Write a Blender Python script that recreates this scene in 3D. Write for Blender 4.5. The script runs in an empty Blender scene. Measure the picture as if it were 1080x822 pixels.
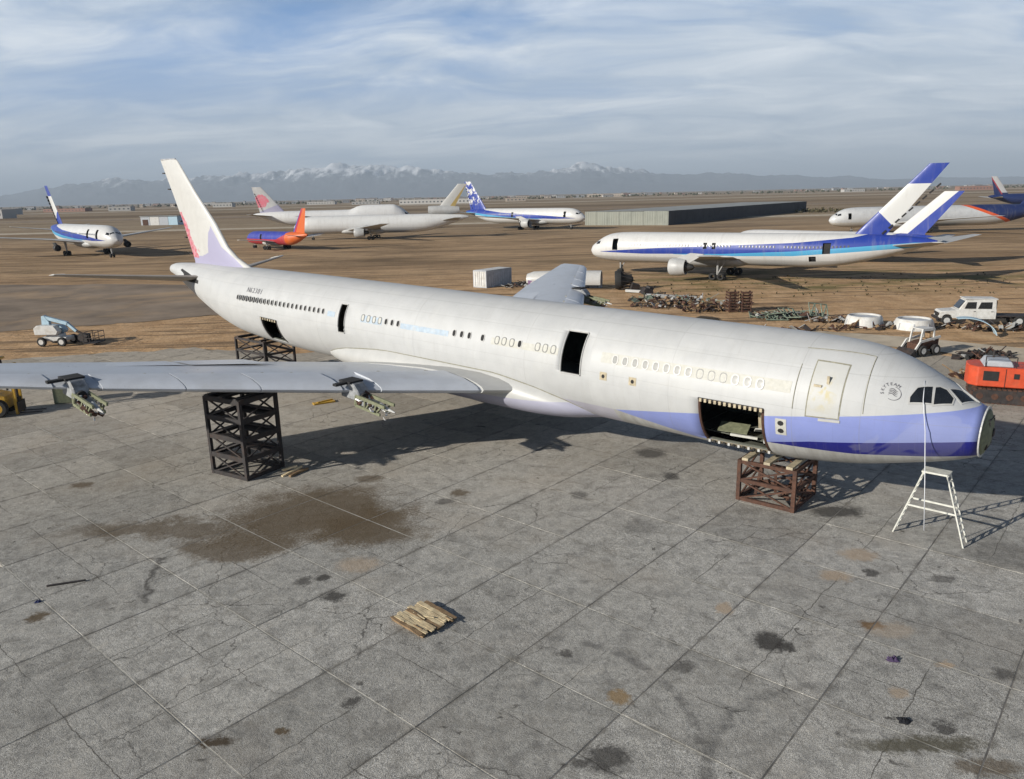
import bpy, bmesh, math, random
from mathutils import Vector, Matrix, Euler, noise
rad = math.radians
scene = bpy.context.scene
COL = scene.collection
random.seed(7)

# ------------------------------------------------------------------ camera
cam_d = bpy.data.cameras.new('camera')
cam_d.sensor_width = 36.0
cam_d.sensor_fit = 'HORIZONTAL'
cam_d.lens = 26.83
cam_d.shift_y = 0.0018
cam_d.clip_start = 0.1
cam_d.clip_end = 120000.0
cam = bpy.data.objects.new('camera', cam_d)
COL.objects.link(cam)
cam.matrix_world = (Matrix.Translation((0, 0, 13.7)) @ Matrix.Rotation(rad(90 - 14.45), 4, 'X')
                    @ Matrix.Rotation(rad(-1.3), 4, 'Z'))
scene.camera = cam

# ------------------------------------------------------------------ light
SUN_EL = rad(21.0)
LIGHT_AZ = rad(27.0)           # direction the light travels on the ground, from +X towards +Y
tosun = Vector((-math.cos(LIGHT_AZ) * math.cos(SUN_EL), -math.sin(LIGHT_AZ) * math.cos(SUN_EL), math.sin(SUN_EL)))
sun_d = bpy.data.lights.new('sun', 'SUN')
sun_d.energy = 5.0
sun_d.angle = rad(0.55)
sun_d.color = (1.0, 0.945, 0.85)
sun = bpy.data.objects.new('sun', sun_d)
COL.objects.link(sun)
sun.rotation_euler = (-tosun).to_track_quat('-Z', 'Y').to_euler()
sun.location = tosun * 200

scene.view_settings.view_transform = 'Standard'
scene.view_settings.look = 'None'
scene.view_settings.exposure = 0.30
scene.view_settings.gamma = 1.0
scene.view_settings.use_curve_mapping = False


class NT:
    """small node-expression helper"""
    def __init__(s, tree):
        s.t = tree
        s.n = tree.nodes
        s.l = tree.links

    def put(s, sock, v):
        if isinstance(v, bpy.types.NodeSocket):
            s.l.new(v, sock)
        elif v is not None:
            if isinstance(v, (tuple, list)) and len(v) == 3 and sock.type == 'RGBA':
                v = (*v, 1)
            sock.default_value = v

    def m(s, op, a, b=None, c=None, clamp=False):
        n = s.n.new('ShaderNodeMath')
        n.operation = op
        n.use_clamp = clamp
        for i, v in enumerate((a, b, c)):
            if v is not None:
                s.put(n.inputs[i], v)
        return n.outputs[0]

    def add(s, a, b): return s.m('ADD', a, b)
    def sub(s, a, b): return s.m('SUBTRACT', a, b)
    def mul(s, a, b): return s.m('MULTIPLY', a, b)
    def lt(s, a, b): return s.m('LESS_THAN', a, b)
    def gt(s, a, b): return s.m('GREATER_THAN', a, b)

    def rng(s, v, a, b, c=0.0, d=1.0, smooth=False):
        n = s.n.new('ShaderNodeMapRange')
        n.clamp = True
        if smooth:
            n.interpolation_type = 'SMOOTHSTEP'
        for i, q in enumerate((v, a, b, c, d)):
            s.put(n.inputs[i], q)
        return n.outputs[0]

    def pw(s, x, pts):
        """piecewise linear function of x"""
        out = pts[0][1]
        for (xa, ya), (xb, yb) in zip(pts, pts[1:]):
            if abs(yb - ya) < 1e-9:
                continue
            out = s.add(out, s.rng(x, xa, xb, 0.0, yb - ya))
        return out

    def mix(s, f, a, b, mode='MIX'):
        n = s.n.new('ShaderNodeMix')
        n.data_type = 'RGBA'
        n.blend_type = mode
        s.put(n.inputs[0], f)
        s.put(n.inputs[6], a)
        s.put(n.inputs[7], b)
        return n.outputs[2]

    def noise(s, vec, scale, detail=3, rough=0.55, dist=0.0, col=False):
        n = s.n.new('ShaderNodeTexNoise')
        if vec is not None:
            s.put(n.inputs['Vector'], vec)
        n.inputs['Scale'].default_value = scale
        n.inputs['Detail'].default_value = detail
        n.inputs['Roughness'].default_value = rough
        n.inputs['Distortion'].default_value = dist
        return n.outputs[1 if col else 0]

    def coord(s, kind='Object'):
        if kind == 'Position':
            return s.n.new('ShaderNodeNewGeometry').outputs['Position']
        return s.n.new('ShaderNodeTexCoord').outputs[kind]

    def sep(s, v):
        n = s.n.new('ShaderNodeSeparateXYZ')
        s.put(n.inputs[0], v)
        return n.outputs[0], n.outputs[1], n.outputs[2]

    def comb(s, x, y, z):
        n = s.n.new('ShaderNodeCombineXYZ')
        for i, v in enumerate((x, y, z)):
            s.put(n.inputs[i], v)
        return n.outputs[0]

    def vm(s, op, a, b):
        n = s.n.new('ShaderNodeVectorMath')
        n.operation = op
        s.put(n.inputs[0], a)
        s.put(n.inputs[1], b)
        return n.outputs[0]

    def ramp(s, f, stops):
        n = s.n.new('ShaderNodeValToRGB')
        e = n.color_ramp.elements
        while len(e) < len(stops):
            e.new(0.5)
        for el, (p, c) in zip(e, stops):
            el.position = p
            el.color = (*c, 1) if len(c) == 3 else c
        s.put(n.inputs[0], f)
        return n.outputs[0]

    def bump(s, h, strength=0.3, dist=0.02):
        n = s.n.new('ShaderNodeBump')
        n.inputs['Strength'].default_value = strength
        n.inputs['Distance'].default_value = dist
        s.put(n.inputs['Height'], h)
        return n.outputs[0]


def new_mat(name):
    mt = bpy.data.materials.new(name)
    mt.use_nodes = True
    nt = NT(mt.node_tree)
    b = mt.node_tree.nodes['Principled BSDF']
    return mt, nt, b


def mat(name, col, rough=0.6, metal=0.0, var=0.12, scale=3.0, bump=0.0, dirt=None, dirt_amt=0.0, spec=0.5):
    """plain procedural material: colour broken up by noise, optional dirt patches and relief"""
    mt, nt, b = new_mat(name)
    co = nt.coord('Object')
    n = nt.noise(co, scale, 5, 0.6)
    lo = tuple(c * (1 - var) for c in col)
    hi = tuple(min(1, c * (1 + var)) for c in col)
    c = nt.mix(nt.rng(n, 0.3, 0.7), lo, hi)
    if dirt:
        d = nt.noise(co, scale * 0.45, 6, 0.65, 0.4)
        c = nt.mix(nt.mul(nt.rng(d, 0.5, 0.72), dirt_amt), c, dirt)
    nt.put(b.inputs['Base Color'], c)
    nt.put(b.inputs['Roughness'], nt.rng(n, 0.2, 0.8, max(0.03, rough - 0.08), min(1, rough + 0.08)))
    b.inputs['Metallic'].default_value = metal
    b.inputs['Specular IOR Level'].default_value = spec
    if bump:
        nt.put(b.inputs['Normal'], nt.bump(nt.noise(co, scale * 6, 5, 0.6), bump, 0.02))
    return mt


# ------------------------------------------------------------------ world: clear sky with thin cirrus
world = bpy.data.worlds.new('World')
scene.world = world
world.use_nodes = True
wt = NT(world.node_tree)
bg = world.node_tree.nodes['Background']
sky = wt.n.new('ShaderNodeTexSky')
sky.sky_type = 'NISHITA'
sky.sun_disc = False
sky.sun_elevation = SUN_EL
sky.sun_rotation = math.atan2(tosun.x, tosun.y)
sky.altitude = 900
sky.air_density = 1.15
sky.dust_density = 0.25
sky.ozone_density = 1.4
dx, dy, dz = wt.sep(wt.coord('Generated'))
zz = wt.add(wt.m('MAXIMUM', dz, 0.0), 0.16)
px_, py_ = wt.m('DIVIDE', dx, zz), wt.m('DIVIDE', dy, zz)
warp = wt.noise(wt.comb(px_, py_, 0.0), 0.55, 3, 0.5, 0, True)
pv = wt.vm('ADD', wt.comb(wt.add(wt.mul(px_, 0.55), wt.mul(py_, 0.22)), wt.mul(py_, 1.0), 0.0),
           wt.vm('MULTIPLY', warp, (0.9, 0.9, 0.0)))
c1 = wt.noise(pv, 0.62, 7, 0.56, 0.25)
c2 = wt.noise(pv, 2.6, 6, 0.6, 0.5)
c3 = wt.noise(wt.comb(px_, py_, 3.0), 0.28, 2, 0.5)
dens = wt.add(wt.add(wt.mul(c1, 0.7), wt.mul(c2, 0.22)), wt.mul(c3, 0.35))
cf = wt.mul(wt.rng(dens, 0.495, 0.69, 0.0, 1.0, True), wt.rng(dz, 0.19, 0.36, 0.97, 0.05))
cloud = wt.mix(wt.rng(c2, 0.35, 0.65), (8.2, 9.9, 12.0), (14.4, 15.4, 16.4))
clear = wt.mix(1.0, sky.outputs[0], (0.34, 0.45, 0.60), 'MULTIPLY')
air = wt.mix(wt.rng(dz, 0.02, 0.20), (8.4, 10.2, 12.4), (2.7, 6.6, 14.0))
veil = wt.mix(wt.rng(dz, 0.15, 0.34, 0.9, 0.0, True), clear, air)
wt.put(bg.inputs['Color'], wt.mix(cf, veil, cloud))
bg.inputs['Strength'].default_value = 0.05

scene.render.engine = 'CYCLES'
scene.cycles.use_denoising = True
scene.cycles.max_bounces = 4
scene.cycles.diffuse_bounces = 1
scene.cycles.volume_bounces = 0


# ------------------------------------------------------------------ mesh helpers
def props(o, label=None, cat=None, group=None, kind=None):
    if label:
        o['label'] = label
    if cat:
        o['category'] = cat
    if group:
        o['group'] = group
    if kind:
        o['kind'] = kind
    return o


def obj(name, me, parent=None, loc=None, rot=None):
    o = bpy.data.objects.new(name, me)
    COL.objects.link(o)
    if parent:
        o.parent = parent
    if loc is not None:
        o.location = loc
    if rot is not None:
        o.rotation_euler = rot
    return o


def empty(name, loc=(0, 0, 0), rz=0.0, label=None, cat=None, group=None, rot=None):
    o = obj(name, None, None, loc, rot or (0, 0, rz))
    o.empty_display_size = 0.3
    return props(o, label, cat, group)


def copy_tree(o, parent=None):
    c = o.copy()
    COL.objects.link(c)
    c.parent = parent
    for ch in list(o.children):
        copy_tree(ch, c)
    return c


class MB:
    def __init__(s):
        s.v, s.f, s.mi = [], [], []

    def quads(s, vs, fs, mi=0):
        k = len(s.v)
        s.v += [tuple(v) for v in vs]
        s.f += [tuple(i + k for i in f) for f in fs]
        s.mi += [mi] * len(fs)
        return s

    def box(s, c, d, R=None, mi=0, taper=1.0):
        x, y, z = (q / 2 for q in d)
        vs = [Vector((sx * x * (taper if sz > 0 else 1), sy * y * (taper if sz > 0 else 1), sz * z))
              for sz in (-1, 1) for sy in (-1, 1) for sx in (-1, 1)]
        if R is not None:
            vs = [R @ v for v in vs]
        c = Vector(c)
        return s.quads([v + c for v in vs], [(0, 2, 3, 1), (4, 5, 7, 6), (0, 1, 5, 4), (2, 6, 7, 3), (0, 4, 6, 2), (1, 3, 7, 5)], mi)

    def bar(s, p, q, w, h=None, mi=0):
        """rectangular bar from p to q"""
        p, q = Vector(p), Vector(q)
        d = q - p
        R = d.to_track_quat('X', 'Z').to_matrix()
        return s.box((p + q) / 2, (d.length, w, h or w), R, mi)

    def tube(s, p, q, r, r2=None, n=10, caps=True, mi=0):
        p, q = Vector(p), Vector(q)
        r2 = r if r2 is None else r2
        R = (q - p).to_track_quat('Z', 'Y').to_matrix()
        vs = []
        for c, rr in ((p, r), (q, r2)):
            for i in range(n):
                a = 2 * math.pi * i / n
                vs.append(c + R @ Vector((rr * math.cos(a), rr * math.sin(a), 0)))
        fs = [(i, (i + 1) % n, n + (i + 1) % n, n + i) for i in range(n)]
        if caps:
            fs += [tuple(range(n))[::-1], tuple(range(n, 2 * n))]
        return s.quads(vs, fs, mi)

    def path(s, pts, r, n=7, mi=0):
        pts = [Vector(p) for p in pts]
        vs, fs = [], []
        for k, p in enumerate(pts):
            d = (pts[min(k + 1, len(pts) - 1)] - pts[max(k - 1, 0)])
            R = d.to_track_quat('Z', 'Y').to_matrix()
            rr = r[k] if isinstance(r, (list, tuple)) else r
            for i in range(n):
                a = 2 * math.pi * i / n
                vs.append(p + R @ Vector((rr * math.cos(a), rr * math.sin(a), 0)))
        for k in range(len(pts) - 1):
            fs += [(k * n + i, k * n + (i + 1) % n, (k + 1) * n + (i + 1) % n, (k + 1) * n + i) for i in range(n)]
        fs += [tuple(range(n))[::-1], tuple(range((len(pts) - 1) * n, len(pts) * n))]
        return s.quads(vs, fs, mi)

    def lathe(s, prof, origin=(0, 0, 0), axis=(0, 0, 1), n=20, mi=0, a0=0.0, a1=360.0):
        """prof: (distance along axis, radius)"""
        R = Vector(axis).to_track_quat('Z', 'Y').to_matrix()
        o = Vector(origin)
        full = abs(a1 - a0 - 360) < 1e-6
        m = n if full else n + 1
        vs, fs = [], []
        for z, r in prof:
            for i in range(m):
                a = rad(a0 + (a1 - a0) * i / n)
                vs.append(o + R @ Vector((r * math.cos(a), r * math.sin(a), z)))
        for k in range(len(prof) - 1):
            for i in range(n):
                j = (i + 1) % m
                fs.append((k * m + i, k * m + j, (k + 1) * m + j, (k + 1) * m + i))
        return s.quads(vs, fs, mi)

    def prism(s, poly, lo, hi, axis='y', mi=0):
        """2-D polygon (a, b) extruded along an axis between lo and hi"""
        def pt(a, b, t):
            return {'y': (a, t, b), 'x': (t, a, b), 'z': (a, b, t)}[axis]
        n = len(poly)
        vs = [pt(a, b, lo) for a, b in poly] + [pt(a, b, hi) for a, b in poly]
        fs = [(i, (i + 1) % n, n + (i + 1) % n, n + i) for i in range(n)] + [tuple(range(n))[::-1], tuple(range(n, 2 * n))]
        return s.quads(vs, fs, mi)

    def mesh(s, name, mats, smooth=False, angle=None, bevel=0.0):
        me = bpy.data.meshes.new(name)
        me.from_pydata(s.v, [], s.f)
        if not isinstance(mats, (list, tuple)):
            mats = [mats]
        for q in mats:
            me.materials.append(q)
        for p, k in zip(me.polygons, s.mi):
            p.material_index = k
        bm = bmesh.new()
        bm.from_mesh(me)
        bmesh.ops.recalc_face_normals(bm, faces=bm.faces)
        if bevel:
            bmesh.ops.bevel(bm, geom=bm.edges[:], offset=bevel, segments=1, affect='EDGES')
        bm.to_mesh(me)
        bm.free()
        if smooth:
            me.shade_smooth()
            if angle:
                me.set_sharp_from_angle(angle=rad(angle))
        me.update()
        return me

    def build(s, name, mats, parent=None, smooth=False, angle=None, loc=None, rot=None, bevel=0.0):
        return obj(name, s.mesh(name, mats, smooth, angle, bevel), parent, loc, rot)


def pchip(T):
    x = [t[0] for t in T]
    n = len(x)
    cols = []
    for k in range(1, len(T[0])):
        y = [t[k] for t in T]
        h = [x[i + 1] - x[i] for i in range(n - 1)]
        d = [(y[i + 1] - y[i]) / h[i] for i in range(n - 1)]
        mm = [0.0] * n
        mm[0], mm[-1] = d[0], d[-1]
        for i in range(1, n - 1):
            if d[i - 1] * d[i] > 0:
                w1, w2 = 2 * h[i] + h[i - 1], h[i] + 2 * h[i - 1]
                mm[i] = (w1 + w2) / (w1 / d[i - 1] + w2 / d[i])
        cols.append((y, h, mm))

    def f(s):
        s = min(max(s, x[0]), x[-1])
        i = 0
        while i < n - 2 and s > x[i + 1]:
            i += 1
        out = []
        for y, h, mm in cols:
            t = (s - x[i]) / h[i]
            out.append((2 * t**3 - 3 * t * t + 1) * y[i] + (t**3 - 2 * t * t + t) * h[i] * mm[i]
                       + (-2 * t**3 + 3 * t * t) * y[i + 1] + (t**3 - t * t) * h[i] * mm[i + 1])
        return out
    return f


def surf(P, x, th, off=0.0):
    """point on a fuselage skin: station x, angle th in degrees (0 top, 90 starboard, 180 keel)"""
    t, b, w = P(x)
    a = rad(th)
    zc, hh = (t + b) / 2, (t - b) / 2
    return Vector((x, -(w + off) * math.sin(a), zc + (hh + off) * math.cos(a)))


def loft(P, xs, ths, openings=()):
    mb = MB()
    xs = sorted(set(round(x, 4) for x in xs))
    ths = sorted(set(round(t % 360, 3) for t in ths))
    n = len(ths)
    for x in xs:
        mb.v += [tuple(surf(P, x, t)) for t in ths]
    for i in range(len(xs) - 1):
        xc = (xs[i] + xs[i + 1]) / 2
        for j in range(n):
            t2 = ths[(j + 1) % n] + (360 if j == n - 1 else 0)
            tc = (ths[j] + t2) / 2
            if any(a < xc < b and c < tc < d for a, b, c, d in openings):
                continue
            mb.f.append((i * n + j, i * n + (j + 1) % n, (i + 1) * n + (j + 1) % n, (i + 1) * n + j))
            mb.mi.append(0)
    return mb, xs, ths


def patch(P, xa, xb, ta, tb, off, nx=4, nt=8, skew=0.0):
    """curved rectangular panel lying on a fuselage skin, with a real edge"""
    mb = MB()
    for o in (off, -0.01):
        for i in range(nx + 1):
            for j in range(nt + 1):
                f = j / nt
                mb.v.append(tuple(surf(P, xa + (xb - xa) * i / nx + skew * f, ta + (tb - ta) * f, o)))
    k = (nx + 1) * (nt + 1)
    q = lambda i, j: i * (nt + 1) + j
    for i in range(nx):
        for j in range(nt):
            mb.f.append((q(i, j), q(i + 1, j), q(i + 1, j + 1), q(i, j + 1)))
    rim = [q(i, 0) for i in range(nx)] + [q(nx, j) for j in range(nt)] + [q(i, nt) for i in range(nx, 0, -1)] + [q(0, j) for j in range(nt, 0, -1)]
    for a, b in zip(rim, rim[1:] + rim[:1]):
        mb.f.append((a, b, b + k, a + k))
    mb.mi = [0] * len(mb.f)
    return mb


def polyring(P, outer, inner, off, depth=0.03):
    """raised frame between two polygons on a fuselage skin"""
    mb = MB()
    n = len(outer)
    mb.v = [tuple(surf(P, x, t, o)) for pl, o in ((outer, -depth), (outer, off), (inner, off), (inner, -depth)) for x, t in pl]
    for k in range(3):
        for i in range(n):
            j = (i + 1) % n
            mb.f.append((k * n + i, k * n + j, (k + 1) * n + j, (k + 1) * n + i))
    mb.mi = [0] * len(mb.f)
    return mb


def resample(poly, k=5):
    return [(a[0] + (b[0] - a[0]) * i / k, a[1] + (b[1] - a[1]) * i / k) for a, b in zip(poly, poly[1:] + poly[:1]) for i in range(k)]


def finepatch(P, poly, off, rings=7, depth=.05):
    """pane that follows a strongly curved skin closely"""
    poly = resample(poly)
    n = len(poly)
    cx, ct = sum(p[0] for p in poly) / n, sum(p[1] for p in poly) / n
    mb = MB()
    mb.v = [tuple(surf(P, x, t, off - depth)) for x, t in poly]
    for r in range(rings):
        f = 1 - r / rings
        mb.v += [tuple(surf(P, cx + (x - cx) * f, ct + (t - ct) * f, off)) for x, t in poly]
    mb.v.append(tuple(surf(P, cx, ct, off)))
    for r in range(rings):
        mb.f += [(r * n + i, r * n + (i + 1) % n, (r + 1) * n + (i + 1) % n, (r + 1) * n + i) for i in range(n)]
    mb.f += [(rings * n + i, rings * n + (i + 1) % n, (rings + 1) * n) for i in range(n)]
    mb.mi = [0] * len(mb.f)
    return mb


def polypatch(P, poly, off, mb=None, mi=0, depth=0.02):
    """small polygon (x, theta) laid on a fuselage skin as a thin pane with an edge"""
    mb = mb or MB()
    k = len(mb.v)
    n = len(poly)
    cx, ct = sum(p[0] for p in poly) / n, sum(p[1] for p in poly) / n
    mid = [((p[0] + cx) / 2, (p[1] + ct) / 2) for p in poly]
    mb.v += [tuple(surf(P, x, t, off)) for x, t in poly]
    mb.v += [tuple(surf(P, x, t, off)) for x, t in mid]
    mb.v.append(tuple(surf(P, cx, ct, off)))
    mb.v += [tuple(surf(P, x, t, off - depth)) for x, t in poly]
    fs = []
    for i in range(n):
        j = (i + 1) % n
        fs += [(i, j, n + j, n + i), (n + i, n + j, 2 * n), (i, j, 2 * n + 1 + j, 2 * n + 1 + i)]
    mb.f += [tuple(a + k for a in f) for f in fs]
    mb.mi += [mi] * len(fs)
    return mb


AF = [(1, 0.0), (0.85, .30), (0.65, .62), (0.42, .92), (0.22, .95), (0.10, .74), (0.04, .48), (0.01, .24), (0, 0.0),
      (0.01, -.22), (0.04, -.40), (0.10, -.58), (0.25, -.72), (0.45, -.66), (0.65, -.40), (0.85, -.14)]


def foil(x, y, z, c, t, vertical=False, twist=0.0):
    """aerofoil loop: leading edge at (x, y, z), chord c aft (-x), half thickness t*c"""
    out = []
    ca, sa = math.cos(twist), math.sin(twist)
    for a, b in AF:
        dx_, dz_ = -a * c, b * t * c
        dx_, dz_ = dx_ * ca - dz_ * sa, dx_ * sa + dz_ * ca
        if vertical:
            out.append(Vector((x + dx_, y + (b if b > 0 else b * 1.3) * t * c, z)))
        else:
            out.append(Vector((x + dx_, y, z + dz_)))
    return out


def wing_mesh(secs, vertical=False):
    mb = MB()
    n = len(AF)
    for sct in secs:
        mb.v += [tuple(v) for v in (foil(*sct) if len(sct) > 5 else foil(*sct, vertical=vertical))]
    for k in range(len(secs) - 1):
        for i in range(n):
            mb.f.append((k * n + i, k * n + (i + 1) % n, (k + 1) * n + (i + 1) % n, (k + 1) * n + i))
    mb.f += [tuple(range(n))[::-1], tuple(range((len(secs) - 1) * n, len(secs) * n))]
    mb.mi = [0] * len(mb.f)
    return mb


def lerp(a, b, t):
    return tuple(p + (q - p) * t for p, q in zip(a, b))


def at_span(secs, y):
    """interpolate wing section at span position |y|"""
    y = abs(y)
    for a, b in zip(secs, secs[1:]):
        if abs(a[1]) <= y <= abs(b[1]) + 1e-6:
            return lerp(a, b, (y - abs(a[1])) / (abs(b[1]) - abs(a[1])))
    return secs[-1]

# ------------------------------------------------------------------ ground materials
SLAB_A = rad(-41.2)
SA, SB = Vector((math.cos(SLAB_A), math.sin(SLAB_A), 0)), Vector((-math.sin(SLAB_A), math.cos(SLAB_A), 0))
SLAB_O = Vector((2.374, 23.374, 0))
SLAB = 3.92


def concrete_mat():
    mt, nt, b = new_mat('weathered_concrete')
    pos = nt.coord('Position')
    big = nt.noise(pos, 0.22, 5, 0.6)
    med = nt.noise(pos, 1.3, 6, 0.65, 0.3)
    fine = nt.noise(pos, 9.0, 4, 0.75)
    grit = nt.noise(pos, 42.0, 1, 0.6)
    oi = nt.n.new('ShaderNodeObjectInfo')
    c = nt.ramp(fine, [(0.28, (0.27, 0.26, 0.235)), (0.5, (0.425, 0.408, 0.365)), (0.72, (0.58, 0.56, 0.50))])
    pit = nt.noise(pos, 3.4, 5, 0.7, 0.6)
    c = nt.mix(nt.mul(nt.rng(pit, 0.52, 0.66), 0.6), c, (0.20, 0.19, 0.17))
    c = nt.mix(nt.mul(nt.rng(pit, 0.46, 0.36), 0.55), c, (0.62, 0.60, 0.55))
    c = nt.mix(nt.rng(grit, 0.54, 0.66), c, (0.72, 0.70, 0.66))
    c = nt.mix(nt.rng(grit, 0.46, 0.34), c, (0.15, 0.145, 0.135))
    c = nt.mix(nt.mul(nt.rng(med, 0.46, 0.66), 0.5), c, (0.16, 0.155, 0.145))
    c = nt.mix(nt.mul(nt.rng(big, 0.52, 0.70), 0.32), c, (0.33, 0.29, 0.24))
    # older, browner concrete further out where soil has blown over it
    px, py, pz = nt.sep(pos)
    far = nt.rng(nt.add(py, nt.mul(nt.sub(big, 0.5), 22)), 27, 54)
    c = nt.mix(nt.mul(far, 0.5), c, (0.47, 0.39, 0.29))
    # each pour has its own tone
    tone = nt.rng(oi.outputs['Random'], 0, 1, 0.84, 1.12)
    c = nt.mix(1.0, c, nt.comb(tone, tone, tone), 'MULTIPLY')
    # weathered blotches and small oil spots
    bl = nt.noise(pos, 0.75, 6, 0.7, 1.2)
    c = nt.mix(nt.mul(nt.rng(bl, 0.55, 0.68), 0.5), c, (0.19, 0.175, 0.15))
    c = nt.mix(nt.mul(nt.rng(bl, 0.42, 0.30), 0.4), c, (0.56, 0.52, 0.45))
    sp = nt.noise(nt.vm('MULTIPLY', pos, (1.0, 1.4, 1.0)), 1.25, 5, 0.62, 0.8)
    c = nt.mix(nt.mul(nt.rng(sp, 0.66, 0.70), 0.72), c, (0.06, 0.055, 0.048))
    # hairline cracks
    def cracks(scale, w, amt, gate, c):
        v = nt.n.new('ShaderNodeTexVoronoi')
        v.feature = 'DISTANCE_TO_EDGE'
        v.inputs['Scale'].default_value = scale
        wv = nt.vm('ADD', pos, nt.vm('MULTIPLY', nt.noise(pos, 0.9, 4, 0.6, 0, True), (1.3, 1.3, 0)))
        nt.put(v.inputs['Vector'], wv)
        k = nt.mul(nt.rng(v.outputs['Distance'], w, 0.0), nt.rng(nt.noise(pos, gate, 2, 0.5), 0.46, 0.56))
        return k, nt.mix(nt.mul(k, amt), c, (0.055, 0.05, 0.045))
    k1, c = cracks(0.24, 0.007, 0.8, 0.12, c)
    k2, c = cracks(0.62, 0.009, 0.3, 0.3, c)
    # finer cracking that follows the half-bays of the pour
    du = nt.vm('SUBTRACT', pos, tuple(SLAB_O))
    wob = nt.mul(nt.sub(nt.noise(pos, 1.1, 5, 0.65), 0.5), 0.34)
    for ax_, seed in ((SA, 0.0), (SB, 40.0)):
        dn = nt.n.new('ShaderNodeVectorMath')
        dn.operation = 'DOT_PRODUCT'
        nt.put(dn.inputs[0], du)
        dn.inputs[1].default_value = tuple(ax_)
        fr = nt.m('FRACT', nt.m('DIVIDE', nt.add(dn.outputs['Value'], wob), SLAB))
        k = nt.rng(nt.m('ABSOLUTE', nt.sub(fr, 0.5)), 0.0055, 0.001)
        k = nt.mul(k, nt.rng(nt.noise(nt.vm('ADD', pos, (seed, 0, 0)), 0.16, 2, 0.5), 0.47, 0.54))
        c = nt.mix(nt.mul(k, 0.85), c, (0.065, 0.06, 0.05))
        # grime gathered along the true joints
        j_ = nt.rng(nt.m('ABSOLUTE', nt.sub(nt.m('FRACT', nt.add(nt.m('DIVIDE', dn.outputs['Value'], SLAB), 0.5)), 0.5)), 0.035, 0.004)
        c = nt.mix(nt.mul(nt.mul(j_, nt.rng(med, 0.44, 0.60)), 0.5), c, (0.12, 0.105, 0.08))
    # stains
    nd = nt.vm('SUBTRACT', nt.noise(pos, 2.3, 5, 0.7, 0, True), (0.5, 0.5, 0.5))
    nb = nt.vm('SUBTRACT', nt.noise(pos, 0.5, 6, 0.65, 0, True), (0.5, 0.5, 0.5))
    p_small = nt.vm('ADD', pos, nt.vm('MULTIPLY', nd, (0.85, 0.85, 0)))
    p_big = nt.vm('ADD', pos, nt.vm('MULTIPLY', nb, (5.0, 5.0, 0)))
    BR, BK, RU, TA = (0.115, 0.082, 0.046), (0.05, 0.046, 0.042), (0.17, 0.10, 0.045), (0.44, 0.34, 0.24)
    S = [(-15.6, 30.7, 4.4, 1.3, BR, .72), (-9.1, 32.2, 4.4, 3.6, BR, .85), (-11.4, 28.9, 2.4, 1.4, BR, .75), (-6.3, 30.4, 2.6, 2.4, BR, .8),
         (7.9, 21.1, .55, .7, BK, .9), (8.3, 20.8, .35, .35, BK, .8), (11.46, 21.9, .40, .26, RU, .95), (2.16, 16.2, .62, .55, BK, .8), (1.5, 16.0, .3, .25, BK, .7),
         (14.1, 30.8, 1.3, .7, BK, .85), (10.1, 16.4, 1.9, .33, (0.09, 0.08, 0.05), .8), (11.3, 15.6, .9, .3, BR, .7), (11.04, 17.0, .36, .28, BK, .8), (2.8, 18.6, .36, .4, (0.30, 0.20, 0.09), .8),
         (7.0, 23.1, .28, .4, TA, .8), (13.2, 26.8, .8, .6, TA, .7), (11.6, 25.2, .65, .45, TA, .75), (11.9, 21.6, .8, .5, TA, .45), (10.6, 18.5, .3, .3, TA, .7), (13.0, 25.3, .3, .38, BK, .8),
         (-8.0, 17.1, .6, .22, (0.075, 0.055, 0.035), .95), (-6.5, 24.5, .5, .4, BK, .85), (-7.2, 25.9, .32, .36, BK, .85), (-7.9, 25.7, .35, .4, BK, .7), (-16.5, 23.6, .36, .4, BR, .9),
         (7.4, 39.1, .95, .9, BK, .75), (7.8, 35.6, .45, .5, BK, .8), (5.3, 29.8, .8, 1.0, BK, .35), (18.8, 26.5, 1.6, 1.3, BK, .35), (14.0, 19.2, .35, .33, BK, .7),
         (12.6, 19.7, .28, .16, TA, .9), (-2.6, 34.0, .5, .5, BR, .8), (-7.3, 36.2, .8, .6, BR, .7), (-21.8, 36.2, .6, .5, BR, .8), (-6.1, 26.9, .9, .7, TA, .6), (1.5, 20.7, .25, .28, BK, .7),
         (-6.3, 17.4, .22, .16, BR, .9), (-4.7, 18.6, .28, .26, BK, .75), (-3.2, 33.0, .5, .4, BK, .6), (3.0, 33.4, .45, .5, BK, .6), (9.9, 17.4, .12, .12, BK, .9), (15.3, 24.8, .6, .3, BK, .6), (4.9, 19.9, .4, .3, BK, .6)]
    rs = random.Random(77)
    for k in range(0):
        yy_ = rs.uniform(16, 44)
        xx_ = rs.uniform(-.6, .6) * yy_
        r_ = rs.uniform(.12, .4)
        S.append((xx_, yy_, r_ * rs.uniform(.8, 2.2), r_ * rs.uniform(.5, 1.1), rs.choice((BK, BK, BR, BR, TA)), rs.uniform(.5, .85)))
    rough_edge = nt.mul(nt.sub(fine, 0.5), 0.8)
    for i, (x, y, rx, ry, col, a) in enumerate(S):
        src = p_big if rx > 2 else p_small
        d = nt.n.new('ShaderNodeVectorMath')
        d.operation = 'LENGTH'
        nt.put(d.inputs[0], nt.vm('MULTIPLY', nt.vm('SUBTRACT', src, (x, y, 0)), (1 / rx, 1 / ry, 0)))
        c = nt.mix(nt.rng(nt.add(d.outputs['Value'], rough_edge), 1.12, 0.62, 0.0, a), c, col)
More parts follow.
